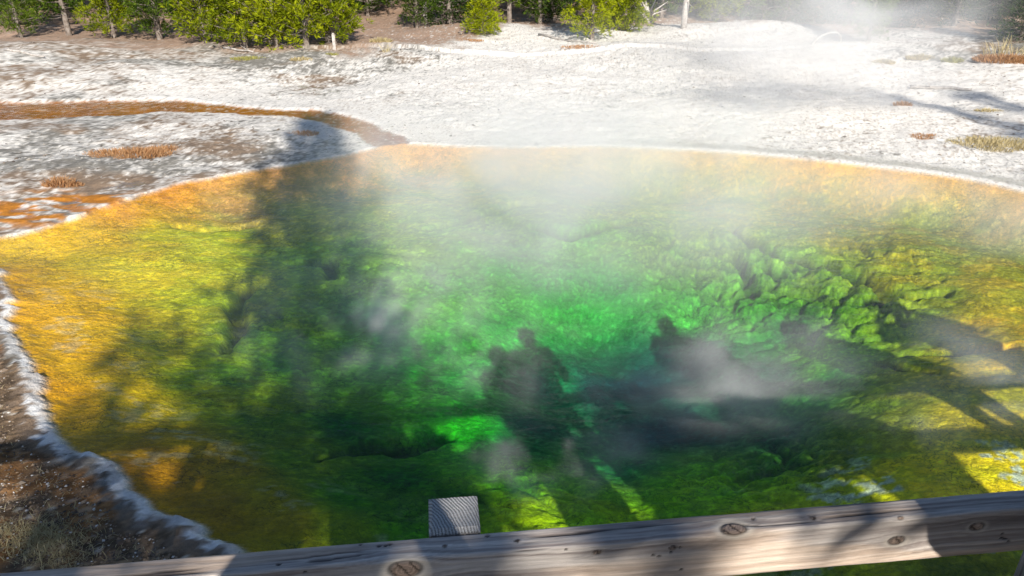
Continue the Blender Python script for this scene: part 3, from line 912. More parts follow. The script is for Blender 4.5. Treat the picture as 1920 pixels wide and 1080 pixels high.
def make_post(u, label):
    c = mid + rd * u + nrm_ * (PW / 2 + 0.003)
    e = empty('railing_post', (c.x, c.y, ZR), rang)
    tag(e, label, 'post', 'posts of the boardwalk railing')
    mb = MB()
    hh = ZR + 0.35
    z0, z1 = -hh, -0.004
    b = .004; q = PW / 2
    prof = [(-q + b, -q), (q - b, -q), (q, -q + b), (q, q - b), (q - b, q), (-q + b, q), (-q, q - b), (-q, -q + b)]
    V = [(x, y, z0) for x, y in prof] + [(x, y, z1) for x, y in prof]
    mb.add(V, [[k, (k + 1) % 8, 8 + (k + 1) % 8, 8 + k] for k in range(8)] + [[7, 6, 5, 4, 3, 2, 1, 0]])
    mb.build('shaft', M_POST, e, smooth=False)
    # end grain cap: slightly rounded, a grid with worn edges
    n = 14
    V = []; Fc = []
    for j in range(n + 1):
        for i in range(n + 1):
            x = -q + PW * i / n; y = -q + PW * j / n
            ed_ = max(abs(x), abs(y)) / q
            z = .006 - .006 * max(0, (ed_ - .86) / .14) ** 2
            V.append((x * .998, y * .998, z + rnd.uniform(-.0004, .0004)))
    for j in range(n):
        for i in range(n):
            a = j * (n + 1) + i
            Fc.append([a, a + 1, a + n + 2, a + n + 1])
    # skirt down to the shaft
    ring = [i for i in range(n + 1)] + [(k + 1) * (n + 1) - 1 for k in range(1, n + 1)] + [n * (n + 1) + i for i in range(n - 1, -1, -1)] + [k * (n + 1) for k in range(n - 1, 0, -1)]
    base = len(V)
    for i in ring: V.append((V[i][0], V[i][1], -.0045))
    m_ = len(ring)
    for k in range(m_):
        Fc.append([ring[(k + 1) % m_], ring[k], base + k, base + (k + 1) % m_])
    cb_ = MB(); cb_.add(V, Fc)
    cb_.build('end_grain_top', M_END, e, smooth=False)
    return e


t = NT('post_side_wood')
tc_ = t.n('ShaderNodeTexCoord')
mp = t.n('ShaderNodeMapping'); mp.inputs['Scale'].default_value = (40, 40, 1.5)
t.l(tc_.outputs['Object'], mp.inputs[0])
na = t.noise(mp.outputs[0], 3, 5, .65, .3)
t.bsdf(t.ramp(na, [(.3, (.10, .09, .08)), (.5, (.26, .24, .22)), (.72, (.42, .38, .34))]), .8, t.bump(na, .5, .003), .2)
M_POST = t.m
make_post(0, 'square grey wooden post whose striped sawn top shows above the rail')
make_post(gap, 'wooden post at the right edge below the rail end')
make_post(-gap, 'wooden railing post outside the left of the view')
make_post(2 * gap, 'second wooden railing post beyond the right of the view')
make_post(3.4 * gap, 'third wooden railing post beyond the right of the view')
make_post(4.8 * gap, 'fourth wooden railing post beyond the right of the view')
for (u0, u1, lab) in [(RL / 2 + .006, RL / 2 + 4.6, 'continuation of the handrail beyond the right of the view'), (-RL / 2 - 1.2, -RL / 2 - .006, 'continuation of the handrail beyond the left of the view')]:
    hb = MB(); hb.box((0, 0, 0), (u1 - u0, RT, RW), 0, .004)
    o = hb.build('handrail', M_DECK, smooth=False)
    o.location = rail_c + rd * ((u0 + u1) / 2); o.rotation_euler = (0, 0, rang)
    tag(o, lab, 'handrail')
# lower rail and deck, behind and under the viewer
for (zc, lab) in [(1.47, 'lower rail board of the boardwalk railing, under the handrail')]:
    lr = MB(); lr.box((2.4, 0, 0), (8.6, .038, .14), 0, .004)
    o = lr.build('lower_rail', M_DECK, smooth=False)
    o.location = (rail_c.x, rail_c.y, zc); o.rotation_euler = (0, 0, rang)
    # keep its front out of the photograph's view: it hangs directly under the handrail
    tag(o, lab, 'rail')
    LOWER = o
dk_ = empty('boardwalk_deck', (rail_c.x, rail_c.y, DECK_Z), rang)
tag(dk_, 'grey plank boardwalk deck the viewer stands on beside the pool', 'boardwalk')
mb = MB()
for k in range(14):
    mb.box((3.1, -.10 - .145 * k, -.02), (9.0, .14, .038), 0, .003)
mb.build('planks', M_DECK, dk_, smooth=False)
mb = MB()
for yy in (-.12, -1.0, -1.9):
    mb.box((3.1, yy, -.14), (9.0, .05, .19), 0, .003)
mb.build('joists', M_DECK, dk_, smooth=False)

# ------------------------------------------------------------------ people on the boardwalk behind the viewer (their shadows fall on the pool; several are added for shade)
t = NT('dark_jacket_cloth'); t.bsdf((.05, .06, .09), .9); M_CLOTH = t.m
t = NT('skin_tone'); t.bsdf((.42, .25, .18), .6); M_SKIN = t.m
t = NT('straw_hat_weave'); t.bsdf((.45, .36, .2), .8); M_HAT = t.m
t = NT('brown_hair'); t.bsdf((.06, .035, .02), .8); M_HAIR = t.m


def make_person(loc, rz, height, pose, label, hat=False):
    k = height / 1.75
    J = {'pel': (0, 0, .93), 'wa': (0, 0, 1.08), 'ch': (0, .01, 1.30), 'nb': (0, 0, 1.45), 'ne': (0, .01, 1.52), 'he': (0, .02, 1.62), 'tp': (0, .02, 1.73)}
    rad = {'pel': .175, 'wa': .175, 'ch': .20, 'nb': .085, 'ne': .055, 'he': .115, 'tp': .07}
    E = [('pel', 'wa'), ('wa', 'ch'), ('ch', 'nb'), ('nb', 'ne'), ('ne', 'he'), ('he', 'tp')]
    for s, sx in (('l', -1), ('r', 1)):
        J['hp' + s] = (sx * .10, 0, .88); J['kn' + s] = (sx * .12, .03, .50); J['an' + s] = (sx * .13, -.02, .09); J['to' + s] = (sx * .15, .14, .045)
        rad.update({'hp' + s: .105, 'kn' + s: .068, 'an' + s: .048, 'to' + s: .042})
        E += [('pel', 'hp' + s), ('hp' + s, 'kn' + s), ('kn' + s, 'an' + s), ('an' + s, 'to' + s)]
        J['sh' + s] = (sx * .19, 0, 1.42)
        if pose == 'camera':
            J['el' + s] = (sx * .30, .14, 1.24); J['wr' + s] = (sx * .12, .30, 1.46); J['ha' + s] = (sx * .06, .34, 1.54)
        else:
            J['el' + s] = (sx * .27, .04, 1.14); J['wr' + s] = (sx * .24, .18, .98); J['ha' + s] = (sx * .22, .26, .95)
        rad.update({'sh' + s: .09, 'el' + s: .065, 'wr' + s: .034, 'ha' + s: .038})
        E += [('ch', 'sh' + s), ('sh' + s, 'el' + s), ('el' + s, 'wr' + s), ('wr' + s, 'ha' + s)]
        for f in range(5):
            n_ = 'f%d' % f + s
            if f == 4: off = Vector((-sx * .035, .02, .03))
            else: off = Vector((sx * (.022 - .015 * f), .075 - abs(f - 1.3) * .008, -.01 - .012 * (f % 2)))
            J[n_] = tuple(Vector(J['ha' + s]) + off * .6); J[n_ + 'e'] = tuple(Vector(J['ha' + s]) + off * 1.15 + Vector((0, 0, -.012)))
            rad[n_] = .010; rad[n_ + 'e'] = .008
            E += [('ha' + s, n_), (n_, n_ + 'e')]
    names = list(J)
    me = bpy.data.meshes.new('person')
    me.from_pydata([tuple(Vector(J[n]) * k) for n in names], [(names.index(a), names.index(b)) for a, b in E], [])
    o = bpy.data.objects.new('person', me)
    COL.objects.link(o)
    me.materials.append(M_CLOTH)
    md = o.modifiers.new('skin', 'SKIN')
    for i, n in enumerate(names):
        sv = me.skin_vertices[0].data[i]
        sv.radius = (rad[n] * k * (1.12 if n in ('pel', 'wa', 'ch') else 1), rad[n] * k * (.75 if n in ('pel', 'wa', 'ch') else 1))
        sv.use_root = (n == 'pel')
    md.use_smooth_shade = True
    sb = o.modifiers.new('sub', 'SUBSURF'); sb.levels = 1; sb.render_levels = 2
    o.location = loc; o.rotation_euler = (0, 0, rz)
    tag(o, label, 'person', 'people standing on the boardwalk')
    h = MB()
    hp = Vector(J['he']) * k
    if hat:
        for z, r0, r1 in ((.05, .19, .19),):
            h.tube([hp + Vector((0, 0, .045)), hp + Vector((0, 0, .055))], [.20, .20], 20)
        h.tube([hp + Vector((0, 0, .055)), hp + Vector((0, 0, .10)), hp + Vector((0, 0, .15)), hp + Vector((0, 0, .165))], [.115, .112, .095, .05], 16)
        h.build('hat', M_HAT, o)
    else:
        h.tube([hp + Vector((0, -.02, -.06)), hp + Vector((0, -.03, .0)), hp + Vector((0, -.02, .07)), hp + Vector((0, -.01, .115)), hp + Vector((0, -.01, .135))], [.08, .108, .108, .075, .02], 14)
        h.build('hair', M_HAIR, o)
    return o


def stand_for(px, py, z, height):
    """where somebody stands whose head throws its shadow on the bed point the photograph shows there"""
    q = at(px, py, -z)
    top = DECK_Z + height - 0.10
    tt = (top + z) / to_sun.z
    s_ = q + to_sun * tt
    return Vector((s_.x, s_.y, DECK_Z + .001))


PEOPLE = []
SECOND = [(1130, 835, 1.2, 1.72), (1215, 845, 1.2, 1.70), (1120, 745, 1.2, 1.72), (1200, 760, 1.2, 1.80), (1330, 735, 1.2, 1.70), (1420, 735, .9, 1.76), (1270, 800, 1.2, 1.6)]  # unseen second row, added to fill the dark band on the pool
PEOPLE = [(600, 600, .6, 1.80, 'camera', 'person in dark jacket holding up a camera, behind the viewer', False),
          (985, 600, .85, 1.78, 'rail', 'bareheaded person in dark jacket at the middle of the boardwalk', False),
          (1256, 570, .8, 1.84, 'rail', 'bareheaded tall adult right of the middle of the boardwalk', False),
          (1478, 580, .75, 1.66, 'rail', 'shorter person in dark jacket resting hands on the rail', False),
          (1640, 545, .5, 1.84, 'camera', 'tall person at the right holding a camera to the face', False),
          (1350, 655, .8, 1.35, 'rail', 'child added for shade between the hatted person and the shorter adult', False),  # added to darken the pool between the adults' shadows
          (770, 640, .8, 1.76, 'rail', 'person in straw hat added for shade left of the middle of the boardwalk', True),  # unseen, added to deepen the shade left of the middle
          (690, 600, .7, 1.74, 'camera', 'person with raised camera added beside the viewer for shade', False),  # unseen, added to extend the dark band to the left
          ]
BACK = {770: (.60, -.98), 690: (-.62, -.62), 520: (-1.25, -.40)}
for (px, py, z, hgt, pose, lab, hat) in PEOPLE:
    l = stand_for(px, py, z, hgt)
    rel_ = (l - Vector((rail_c.x, rail_c.y, l.z))).dot(nrm_)
    print('person', px, l, 'behind rail', rel_)
    if px == 600: l = Vector((-.02, -.42, l.z))
    elif px in BACK: l = Vector(BACK[px] + (l.z,))
    elif rel_ > -.28: l = l - nrm_ * (rel_ + .28)
    make_person(l, rang + rnd.uniform(-.3, .3), hgt, pose, lab, hat)
for i, (px, py, z, hgt) in enumerate(SECOND):
    l = stand_for(px, py, z, hgt)
    if l.x < 1.35 and l.y > -.5: l.y = -.62
    print('person second row', px, l)
    make_person(l, rang + rnd.uniform(-.4, .4), hgt, 'rail', 'person added in a second row on the boardwalk to shade the pool', i % 3 == 0)
edge_ = at(1715, 930, ZR)
hs = Vector((to_sun.x, to_sun.y, 0)).normalized()
l = edge_ + hs * .70 + Vector((.30, 0, 0)); l.z = DECK_Z + .001
print('person rail shade', l)
l.x += .02
make_person(l, rang, 1.80, 'rail', 'person leaning close to the rail, shading its right end', False)

make_person(l + Vector((.17, -.30, 0)), rang, 1.86, 'rail', 'person added right behind the one who leans on the rail end, widening the shade', True)  # added to close the lit sliver in the rail's shade

# ------------------------------------------------------------------ pines
t = NT('pine_bark')
geo = t.n('ShaderNodeTexCoord')
na = t.noise(geo.outputs['Object'], 9, 5, .7)
t.bsdf(t.ramp(na, [(.3, (.10, .075, .06)), (.5, (.23, .19, .16)), (.7, (.36, .32, .29))]), .9, t.bump(na, .8, .02), .1)
M_BARK = t.m


def needle_mat(name, c0, c1, c2):
    t = NT(name)
    g = t.n('ShaderNodeNewGeometry')
    tcn = t.n('ShaderNodeTexCoord')
    nz = t.noise(tcn.outputs['Object'], 2.2, 3, .6)
    oi = t.n('ShaderNodeObjectInfo')
    f = t.math('ADD', t.math('MULTIPLY', g.outputs['Random Per Island'], .42), t.math('MULTIPLY', nz, .6))
    f = t.math('ADD', f, t.math('MULTIPLY', t.math('SUBTRACT', oi.outputs['Random'], .5), .30))
    c = t.ramp(f, [(.25, c0), (.52, c1), (.8, c2)])
    df = t.n('ShaderNodeBsdfDiffuse'); t.l(c, df.inputs[0])
    tl = t.n('ShaderNodeBsdfTranslucent'); t.l(c, tl.inputs[0])
    mxx = t.n('ShaderNodeMixShader'); mxx.inputs[0].default_value = .3
    t.l(df.outputs[0], mxx.inputs[1]); t.l(tl.outputs[0], mxx.inputs[2])
    t.l(mxx.outputs[0], t.out.inputs['Surface'])
    return t.m


M_YG = needle_mat('yellow_green_needles', (.06, .09, .008), (.22, .27, .010), (.42, .45, .016))
M_MG = needle_mat('green_needles', (.035, .065, .010), (.10, .16, .018), (.20, .27, .03))
M_DK = needle_mat('dark_green_needles', (.018, .035, .012), (.05, .09, .022), (.10, .15, .04))


def pine_meshes(hh, wid, nb, tufts, seed, base=0.06, tsize=.12, spread=1.0, npt=20):
    r_ = random.Random(seed)
    tb = MB()
    npts = 9
    pts = [Vector((math.sin(i * .7 + seed) * .012 * hh * i / npts, math.cos(i * .9 + seed) * .012 * hh * i / npts, hh * i / (npts - 1))) for i in range(npts)]
    r0 = .014 * hh + .025
    tb.tube([pts[0] - Vector((0, 0, .25))] + pts, [r0 * 1.25] + [r0 * (1 - .93 * i / (npts - 1)) for i in range(npts)], 8)
    V = []; Fq = []
    nv = 0
    rg = Vector((0, 0, 0))
    for b in range(nb):
        f = base + (1 - base) * (b / nb) ** .92
        z = f * hh
        prof = min(1.0, .8 + 2.2 * (f - base)) if f < .3 else 1.0
        ln = wid * prof * (1 - f) ** .80 * r_.uniform(.45, 1.15) + .08
        az = b * 2.399 + r_.uniform(-.4, .4)
        el = r_.uniform(-.05, .35) + .5 * f
        i = f * (npts - 1); i0 = int(min(i, npts - 2))
        o = pts[i0].lerp(pts[i0 + 1], i - i0)
        dr = Vector((math.cos(az) * math.cos(el), math.sin(az) * math.cos(el), math.sin(el)))
        bend = Vector((0, 0, 1))
        bp = [o, o + dr * ln * .5 - bend * .04 * ln, o + dr * ln + bend * .10 * ln]
        tb.tube(bp, [.012 + .006 * ln, .008 + .003 * ln, .004], 4, cap=False)
        nt = max(3, int(tufts * (ln / wid + .2)))
        for k in range(nt):
            s_ = .25 + .8 * (k + r_.random()) / nt
            p = (bp[0].lerp(bp[1], s_ * 2) if s_ < .5 else bp[1].lerp(bp[2], s_ * 2 - 1))
            side = Vector((-math.sin(az), math.cos(az), 0)) * r_.gauss(0, .17 * spread * ln + .04)
            p = p + side + Vector((0, 0, r_.gauss(.02, .055 + .05 * ln)))
            td = (dr + side.normalized() * r_.uniform(0, .7) + Vector((0, 0, r_.uniform(.1, .9)))).normalized()
            for q in range(npt):
                a = Vector((r_.gauss(0, 1), r_.gauss(0, 1), r_.gauss(0, 1))).normalized()
                nd = (td * .75 + a * .75).normalized()
                sz = tsize * r_.uniform(.6, 1.25)
                wv = nd.cross(Vector((r_.gauss(0, 1), r_.gauss(0, 1), r_.gauss(0, 1)))).normalized() * sz * .11
                p_ = p + a * sz * .35
                e = p_ + nd * sz
                c_ = p_ + nd * sz * .45
                V += [p_, c_ + wv, e, c_ - wv]
                Fq.append([nv, nv + 1, nv + 2, nv + 3]); nv += 4
    # bare twigs low on the trunk
    for b in range(int(nb * .12)):
        z = r_.uniform(.04, base + .12) * hh
        az = r_.uniform(0, 6.28); ln = wid * r_.uniform(.25, .6)
        o = Vector((0, 0, z)); e = o + Vector((math.cos(az) * ln, math.sin(az) * ln, r_.uniform(-.12, .1)))
        tb.tube([o, o.lerp(e, .5) + Vector((0, 0, -.03)), e], [.012, .008, .003], 4, cap=False)
    tm = bpy.data.meshes.new('trunk')
    tm.from_pydata(np.concatenate(tb.V).tolist(), [], tb.F)
    tm.polygons.foreach_set('use_smooth', np.ones(len(tm.polygons), bool))
    tm.materials.append(M_BARK)
    cme = mesh_np('crown', np.array([tuple(v) for v in V]), np.array(Fq), False)
    return tm, cme


PV = {}


def variant(key, mat, *a, **k):
    tm, cme = pine_meshes(*a, **k)
    cme.materials.append(mat)
    PV[key] = (tm, cme)


variant('bushy', M_YG, 3.6, 1.0, 105, 9, 1, base=.05)
variant('bushy2', M_YG, 3.2, 1.1, 100, 9, 2, base=.04)
variant('sap', M_YG, 2.0, .85, 80, 8, 3, base=.03)
variant('green', M_MG, 4.2, 1.1, 105, 8, 4, base=.06)
variant('green2', M_MG, 5.0, 1.0, 100, 8, 5, base=.14)
variant('dark', M_DK, 6.5, 2.0, 170, 13, 6, base=.015, tsize=.20, npt=7)
variant('dark2', M_DK, 7.5, 1.9, 170, 13, 8, base=.03, tsize=.20, npt=7)


def tree(key, loc, sc, rz, label, group, name='pine_tree'):
    e = empty(name, loc, rz)
    e.scale = (sc, sc, sc)
    tm, cme = PV[key]
    link('trunk', tm, None, e); link('crown', cme, None, e)
    tag(e, label, 'tree', group)
    return e


G1 = 'young pines along the edge of the wood'
front = [
    (40, 70, 'green', .75, 'shrubby pine at the far left corner of the view'),
    (130, 66, 'green2', .9, 'second pine from the left, at the upper left corner'),
    (215, 72, 'bushy', .9, 'third pine from the left, yellow green and bushy to the ground'),
    (300, 74, 'green', 1.0, 'fourth pine from the left, mid green, beyond the runoff channel'),
    (385, 82, 'bushy2', 1.0, 'fifth pine from the left, broad and yellow green'),
    (462, 92, 'bushy', 1.0, 'bright yellow green pine at the left end of the sunlit clump, left of the others'),
    (520, 88, 'bushy2', 1.05, 'bright bushy pine second from the left in the sunlit clump'),
    (575, 86, 'bushy', 1.1, 'tallest bright pine in the middle of the sunlit clump'),
    (628, 82, 'bushy2', .95, 'bright pine at the right end of the sunlit clump, above the grey stake'),
    (690, 30, 'green', 1.0, 'green pine standing back behind the bare gap right of the sunlit clump'),
    (782, 52, 'green', .72, 'small dark green pine at the right of the bare gap'),
    (832, 44, 'green2', .95, 'slender pine with two pale trunks beside the small dark pine'),
    (905, 60, 'sap', .72, 'low rounded yellow green sapling on the edge of the white flat'),
    (955, 44, 'green2', .9, 'thin hazy pine just right of the low sapling'),
    (1012, 44, 'green', .9, 'hazy green pine left of the large central pine'),
    (1110, 74, 'bushy', .86, 'large yellow green pine standing forward on the white flat at the centre'),
    (1172, 58, 'sap', 1.0, 'dull green sapling touching the right side of the large central pine'),
    (1240, 34, 'green', .85, 'green pine behind the fallen grey root'),
    (1345, 40, 'green', 1.0, 'pale green pine fading into steam, left of the steam column'),
    (1430, 48, 'green', 1.05, 'pine veiled by steam, second left of the steam column'),
    (1520, 56, 'dark', .7, 'dark pine almost hidden by thick steam'),
    (1630, 70, 'green', .62, 'small brownish pine directly under the steam column'),
    (1700, 50, 'green2', .9, 'pine right of the steam column with thin trunk'),
    (1775, 44, 'bushy2', .75, 'bright green pine right of the steam column over the dark shaded hollow'),
    (1850, 40, 'dark', .6, 'dark pine in shade near the upper right corner'),
    (2085, 96, 'dark', 1.0, 'large dark pine added beyond the right edge to shade the hollow'),  # this and the next two added out of view to shade the hollow
    (2190, 110, 'dark2', .9, 'second large dark pine added beyond the right edge to shade the hollow'),
    (2010, 70, 'dark2', .8, 'dark pine added just outside the upper right corner to shade the hollow'),
    (1912, 80, 'dark', .42, 'low dark shrubby pine cut by the right edge of the photo'),
]
for i, (px, py, key, sc, lab) in enumerate(front):
    l = on_ground(px, py, -.02)
    tree(key, l, sc, i * 1.9, lab, G1)
# rows further back in the wood
back = []
for row, (yy, n, lo, hi, sx) in enumerate([(26.5, 15, -21, 22, .8), (29.5, 15, -22, 24, 1.0), (33.5, 15, -26, 28, 1.15), (39, 15, -30, 32, 1.3)]):
    for i in range(n):
        x = lo + (hi - lo) * (i + .5) / n + rnd.uniform(-.8, .8)
        y = yy + rnd.uniform(-1.2, 1.2)
        if row == 0 and abs(x + 3.9) < 1.1: continue
        key = ['dark', 'green', 'dark', 'bushy2', 'dark2'][(i * 2 + row) % 5]
        sc = (1.35 if key in ('green', 'bushy2') else .95) * rnd.uniform(.85, 1.15) * sx
        back.append(tree(key, Vector((x, y, zground(x, y) - .05)), sc, rnd.uniform(0, 6), 'pine in the depth of the wood behind the sunlit saplings', 'pines deep in the wood behind'))

# bare grey trunks (dead pines)
t = NT('bleached_dead_wood')
geo = t.n('ShaderNodeTexCoord')
na = t.noise(geo.outputs['Object'], 14, 4, .6)
t.bsdf(t.ramp(na, [(.3, (.30, .26, .23)), (.6, (.55, .51, .47)), (.8, (.68, .64, .60))]), .85, t.bump(na, .5, .01), .1)
M_DEAD = t.m


def snag(px, py, hh, lab, sd):
    l = on_ground(px, py, -.1)
    r_ = random.Random(sd)
    mb = MB()
    lean = Vector((r_.uniform(-.04, .04), r_.uniform(-.03, .03), 1))
    pts = [lean * (hh * i / 7) + Vector((r_.gauss(0, .02), r_.gauss(0, .02), 0)) for i in range(8)]
    mb.tube(pts, [.085 * (1 - .10 * i) + .01 for i in range(8)], 9)
    e = empty('dead_tree', l)
    br = mb
    for b in range(14):
        z = r_.uniform(.12, .95) * hh; az = r_.uniform(0, 6.28); ln = r_.uniform(.25, .8)
        o = lean * z; q = o + Vector((math.cos(az) * ln, math.sin(az) * ln, r_.uniform(-.25, .25)))
        br.tube([o, o.lerp(q, .5) + Vector((0, 0, r_.uniform(-.05, .06))), q], [.016, .011, .003], 5, cap=False)
    mb.build('trunk', M_DEAD, e)
    tag(e, lab, 'dead tree', 'dead grey trunks in the wood')
    return e


snag(1283, 52, 4.4, 'bare grey double trunk standing alone in thin steam right of the fallen root', 3)
snag(797, 46, 4.2, 'pale dead trunk between the small dark pine and the low sapling', 5)
snag(512, 84, 4.0, 'pale thin trunk showing through the left of the sunlit pine clump', 7)
snag(614, 80, 4.0, 'pale thin trunk showing through the right of the sunlit pine clump', 8)

# fallen root with splayed dead limbs
l = on_ground(1212, 46, 0)
mb = MB(); r_ = random.Random(4)
for b in range(13):
    az = r_.uniform(0, 6.28); ln = r_.uniform(.35, .95); el = r_.uniform(.1, 1.2)
    q = Vector((math.cos(az) * math.cos(el), math.sin(az) * math.cos(el) * .6, math.sin(el))) * ln
    mb.tube([(0, 0, .1), q * .45 + Vector((r_.gauss(0, .05), 0, .12)), q + Vector((0, 0, .08))], [.05, .03, .007], 6)
mb.tube([(.05, 0, -.03), (-.02, 0, .35), (-.10, 0, .62)], [.16, .12, .05], 8)
tag(mb.build('dead_root', M_DEAD, loc=l), 'upturned grey dead root with splayed limbs among the pines', 'dead root')
# white arched branch
a = on_ground(1520, 92, 0); b = on_ground(1576, 90, 0)
mb = MB(); dd = b - a
arc = [Vector((0, 0, -.02)), dd * .12 + Vector((0, 0, .12)), dd * .30 + Vector((0, 0, .22)), dd * .55 + Vector((0, 0, .27)), dd * .8 + Vector((0, 0, .25)), dd * .94 + Vector((0, 0, .14)), dd * .97 + Vector((0, 0, -.02))]
mb.tube(arc, [.022, .026, .028, .028, .024, .018, .012], 8)
mb.tube([arc[4], arc[4] + Vector((.12, 0, -.09)), arc[4] + Vector((.16, .02, -.24))], [.014, .010, .006], 6)
tag(mb.build('arched_branch', M_DEAD, loc=a), 'bleached white branch arching over the ground below the steam column', 'branch')


def stick(px0, py0, px1, py1, r, lab, name='fallen_log', twigs=3, sd=1):
    a = on_ground(px0, py0, r * .6); b = on_ground(px1, py1, r * .6)
    dd = b - a; r_ = random.Random(sd)
    mb = MB()
    n = 7
    P_ = []
    for i in range(n):
        q = a + dd * i / (n - 1)
        P_.append(Vector((q.x - a.x, q.y - a.y, zground(q.x, q.y) + r * .7 - a.z + r_.uniform(0, .02))))
    mb.tube(P_, [r * (1 - .45 * i / n) for i in range(n)], 8)
    for _ in range(twigs):
        o = P_[r_.randint(1, n - 2)]
        mb.tube([o, o + Vector((r_.uniform(-.2, .25), r_.uniform(-.15, .15), r_.uniform(.05, .16)))], [r * .4, r * .1], 5)
    tag(mb.build(name, M_DEAD, loc=a), lab, 'log' if name == 'fallen_log' else 'branch')


stick(1706, 166, 1822, 171, .035, 'long thin grey log lying on the white flat at the right', twigs=1)
stick(1010, 66, 1118, 90, .03, 'crooked grey fallen limb at the foot of the large central pine', 'fallen_branch', 6, 2)
stick(1052, 102, 1085, 94, .018, 'short dark stick on the white flat below the fallen limb', 'fallen_branch', 3, 3)
stick(15, 112, 80, 96, .03, 'thin dark branch on the ground at the upper left', 'fallen_branch', 2, 4)
stick(420, 92, 476, 99, .03, 'grey fallen limb at the foot of the leftmost sunlit pine', 'fallen_branch', 3, 5)
# stake
l = on_ground(627, 93, -.1)
mb = MB(); mb.box((0, 0, .24), (.07, .07, .48), .3, .006)
mb.box((0, 0, .495), (.05, .05, .03), .3, .008)
tag(mb.build('stake', M_DEAD, loc=l, smooth=False), 'short square grey stake at the right foot of the sunlit pines', 'stake')

# ------------------------------------------------------------------ grass


def grass_mat(name, a, b):
    t = NT(name)
    g = t.n('ShaderNodeNewGeometry')
    c = t.mix(g.outputs['Random Per Island'], a, b)
    df = t.n('ShaderNodeBsdfDiffuse'); t.l(c, df.inputs[0])
    tl = t.n('ShaderNodeBsdfTranslucent'); t.l(c, tl.inputs[0])
    mxx = t.n('ShaderNodeMixShader'); mxx.inputs[0].default_value = .3
    t.l(df.outputs[0], mxx.inputs[1]); t.l(tl.outputs[0], mxx.inputs[2])
    t.l(mxx.outputs[0], t.out.inputs['Surface'])
    return t.m


M_STRAW = grass_mat('straw_grass', (.42, .33, .16), (.70, .60, .36))
M_RUST = grass_mat('rusty_grass', (.36, .17, .07), (.62, .38, .20))
M_GGR = grass_mat('greenish_grass', (.28, .27, .08), (.50, .47, .16))


def tuft_mesh(n, rx, ry, hgt, seed, w=.006):
    r_ = random.Random(seed)
    V = []; Fq = []; nv = 0
    for _ in range(n):
        a = r_.uniform(0, 6.28); q = math.sqrt(r_.random())
        p = Vector((math.cos(a) * rx * q, math.sin(a) * ry * q, -.02))
        ln = hgt * r_.uniform(.45, 1.1) * (1.1 - .5 * q)
        dr = Vector((math.cos(a) * .5 * q + r_.gauss(0, .25), math.sin(a) * .5 * q + r_.gauss(0, .25), 1)).normalized()
        az = r_.uniform(0, 3.14); wv = Vector((math.cos(az), math.sin(az), 0)) * w
        m_ = p + dr * ln * .55
        e = p + dr * ln + Vector((dr.x, dr.y, -.3)) * ln * .3
        V += [p - wv, p + wv, m_ + wv * .8, m_ - wv * .8, e]
        Fq += [[nv, nv + 1, nv + 2, nv + 3], [nv + 3, nv + 2, nv + 4, nv + 4]]
        nv += 5
    me = bpy.data.meshes.new('grass_tuft')
    me.from_pydata([tuple(v) for v in V], [], [f if f[2] != f[3] else f[:3] for f in Fq])
    return me


TU = [
    (715, 92, .28, .16, .16, 420, M_STRAW, 'pale straw grass tuft with tall stalks below the bare gap in the pines'),
    (724, 86, .07, .05, .55, 16, M_STRAW, 'few tall straw stalks rising behind the pale tuft below the bare gap'),
    (1655, 126, .26, .15, .15, 420, M_STRAW, 'leftmost of the small straw tufts in a row on the upper right flat'),
    (1722, 126, .34, .16, .17, 500, M_STRAW, 'middle straw tuft of the row on the upper right flat'),
    (1782, 128, .24, .14, .17, 380, M_GGR, 'greenish tuft at the right of the row on the upper right flat'),
    (1885, 128, .75, .45, .22, 1300, M_RUST, 'broad rusty brown grass patch with tall stalks at the right edge'),
    (1880, 122, .55, .3, .55, 90, M_STRAW, 'tall thin stalks standing in the rusty grass patch'),
    (1870, 270, .75, .42, .12, 2200, M_STRAW, 'wide patch of pale dry grass on the right shore above the pool'),
    (1693, 198, .16, .1, .14, 200, M_RUST, 'small reddish tuft at the tip of the shadow on the right flat'),
    (1852, 208, .26, .12, .10, 300, M_STRAW, 'thin straw tuft inside the shadow on the right flat'),
    (1735, 256, .22, .14, .10, 260, M_RUST, 'small reddish tuft on the right flat above the shoreline'),
    (240, 290, .62, .28, .14, 1500, M_RUST, 'wide orange brown grass patch on the left bank'),
    (300, 283, .3, .16, .14, 500, M_RUST, 'orange grass tuft at the right end of the wide patch on the left bank'),
    (112, 345, .20, .13, .15, 500, M_RUST, 'round orange tuft on the left bank nearest the terraces'),
    (140, 348, .10, .08, .10, 160, M_RUST, 'tiny orange tuft touching the round one on the left bank'),
    (568, 250, .24, .14, .09, 380, M_RUST, 'short brown tuft beside the stream bend in the tree shadow'),
    (468, 110, .45, .2, .11, 500, M_GGR, 'yellowish low grass in front of the leftmost sunlit pine'),
    (565, 113, .25, .14, .12, 260, M_STRAW, 'yellow low tuft in front of the sunlit clump, left of the stake'),
    (622, 102, .15, .1, .1, 160, M_GGR, 'small green yellow tuft just left of the stake foot'),
    (1100, 88, .7, .3, .10, 500, M_RUST, 'brownish undergrowth at the foot of the large central pine'),
    (880, 76, .4, .2, .09, 300, M_RUST, 'brownish undergrowth below the low sapling'),
]
for i, (px, py, rx, ry, hg, n, m_, lab) in enumerate(TU):
    me = tuft_mesh(n, rx, ry, hg, 40 + i, .006 if py > 200 else .009)
    me.materials.append(m_)
    o = bpy.data.objects.new('grass_tuft', me); COL.objects.link(o)
    o.location = on_ground(px, py, 0)
    tag(o, lab, 'grass tuft', 'dry grass tufts on the sinter flat')

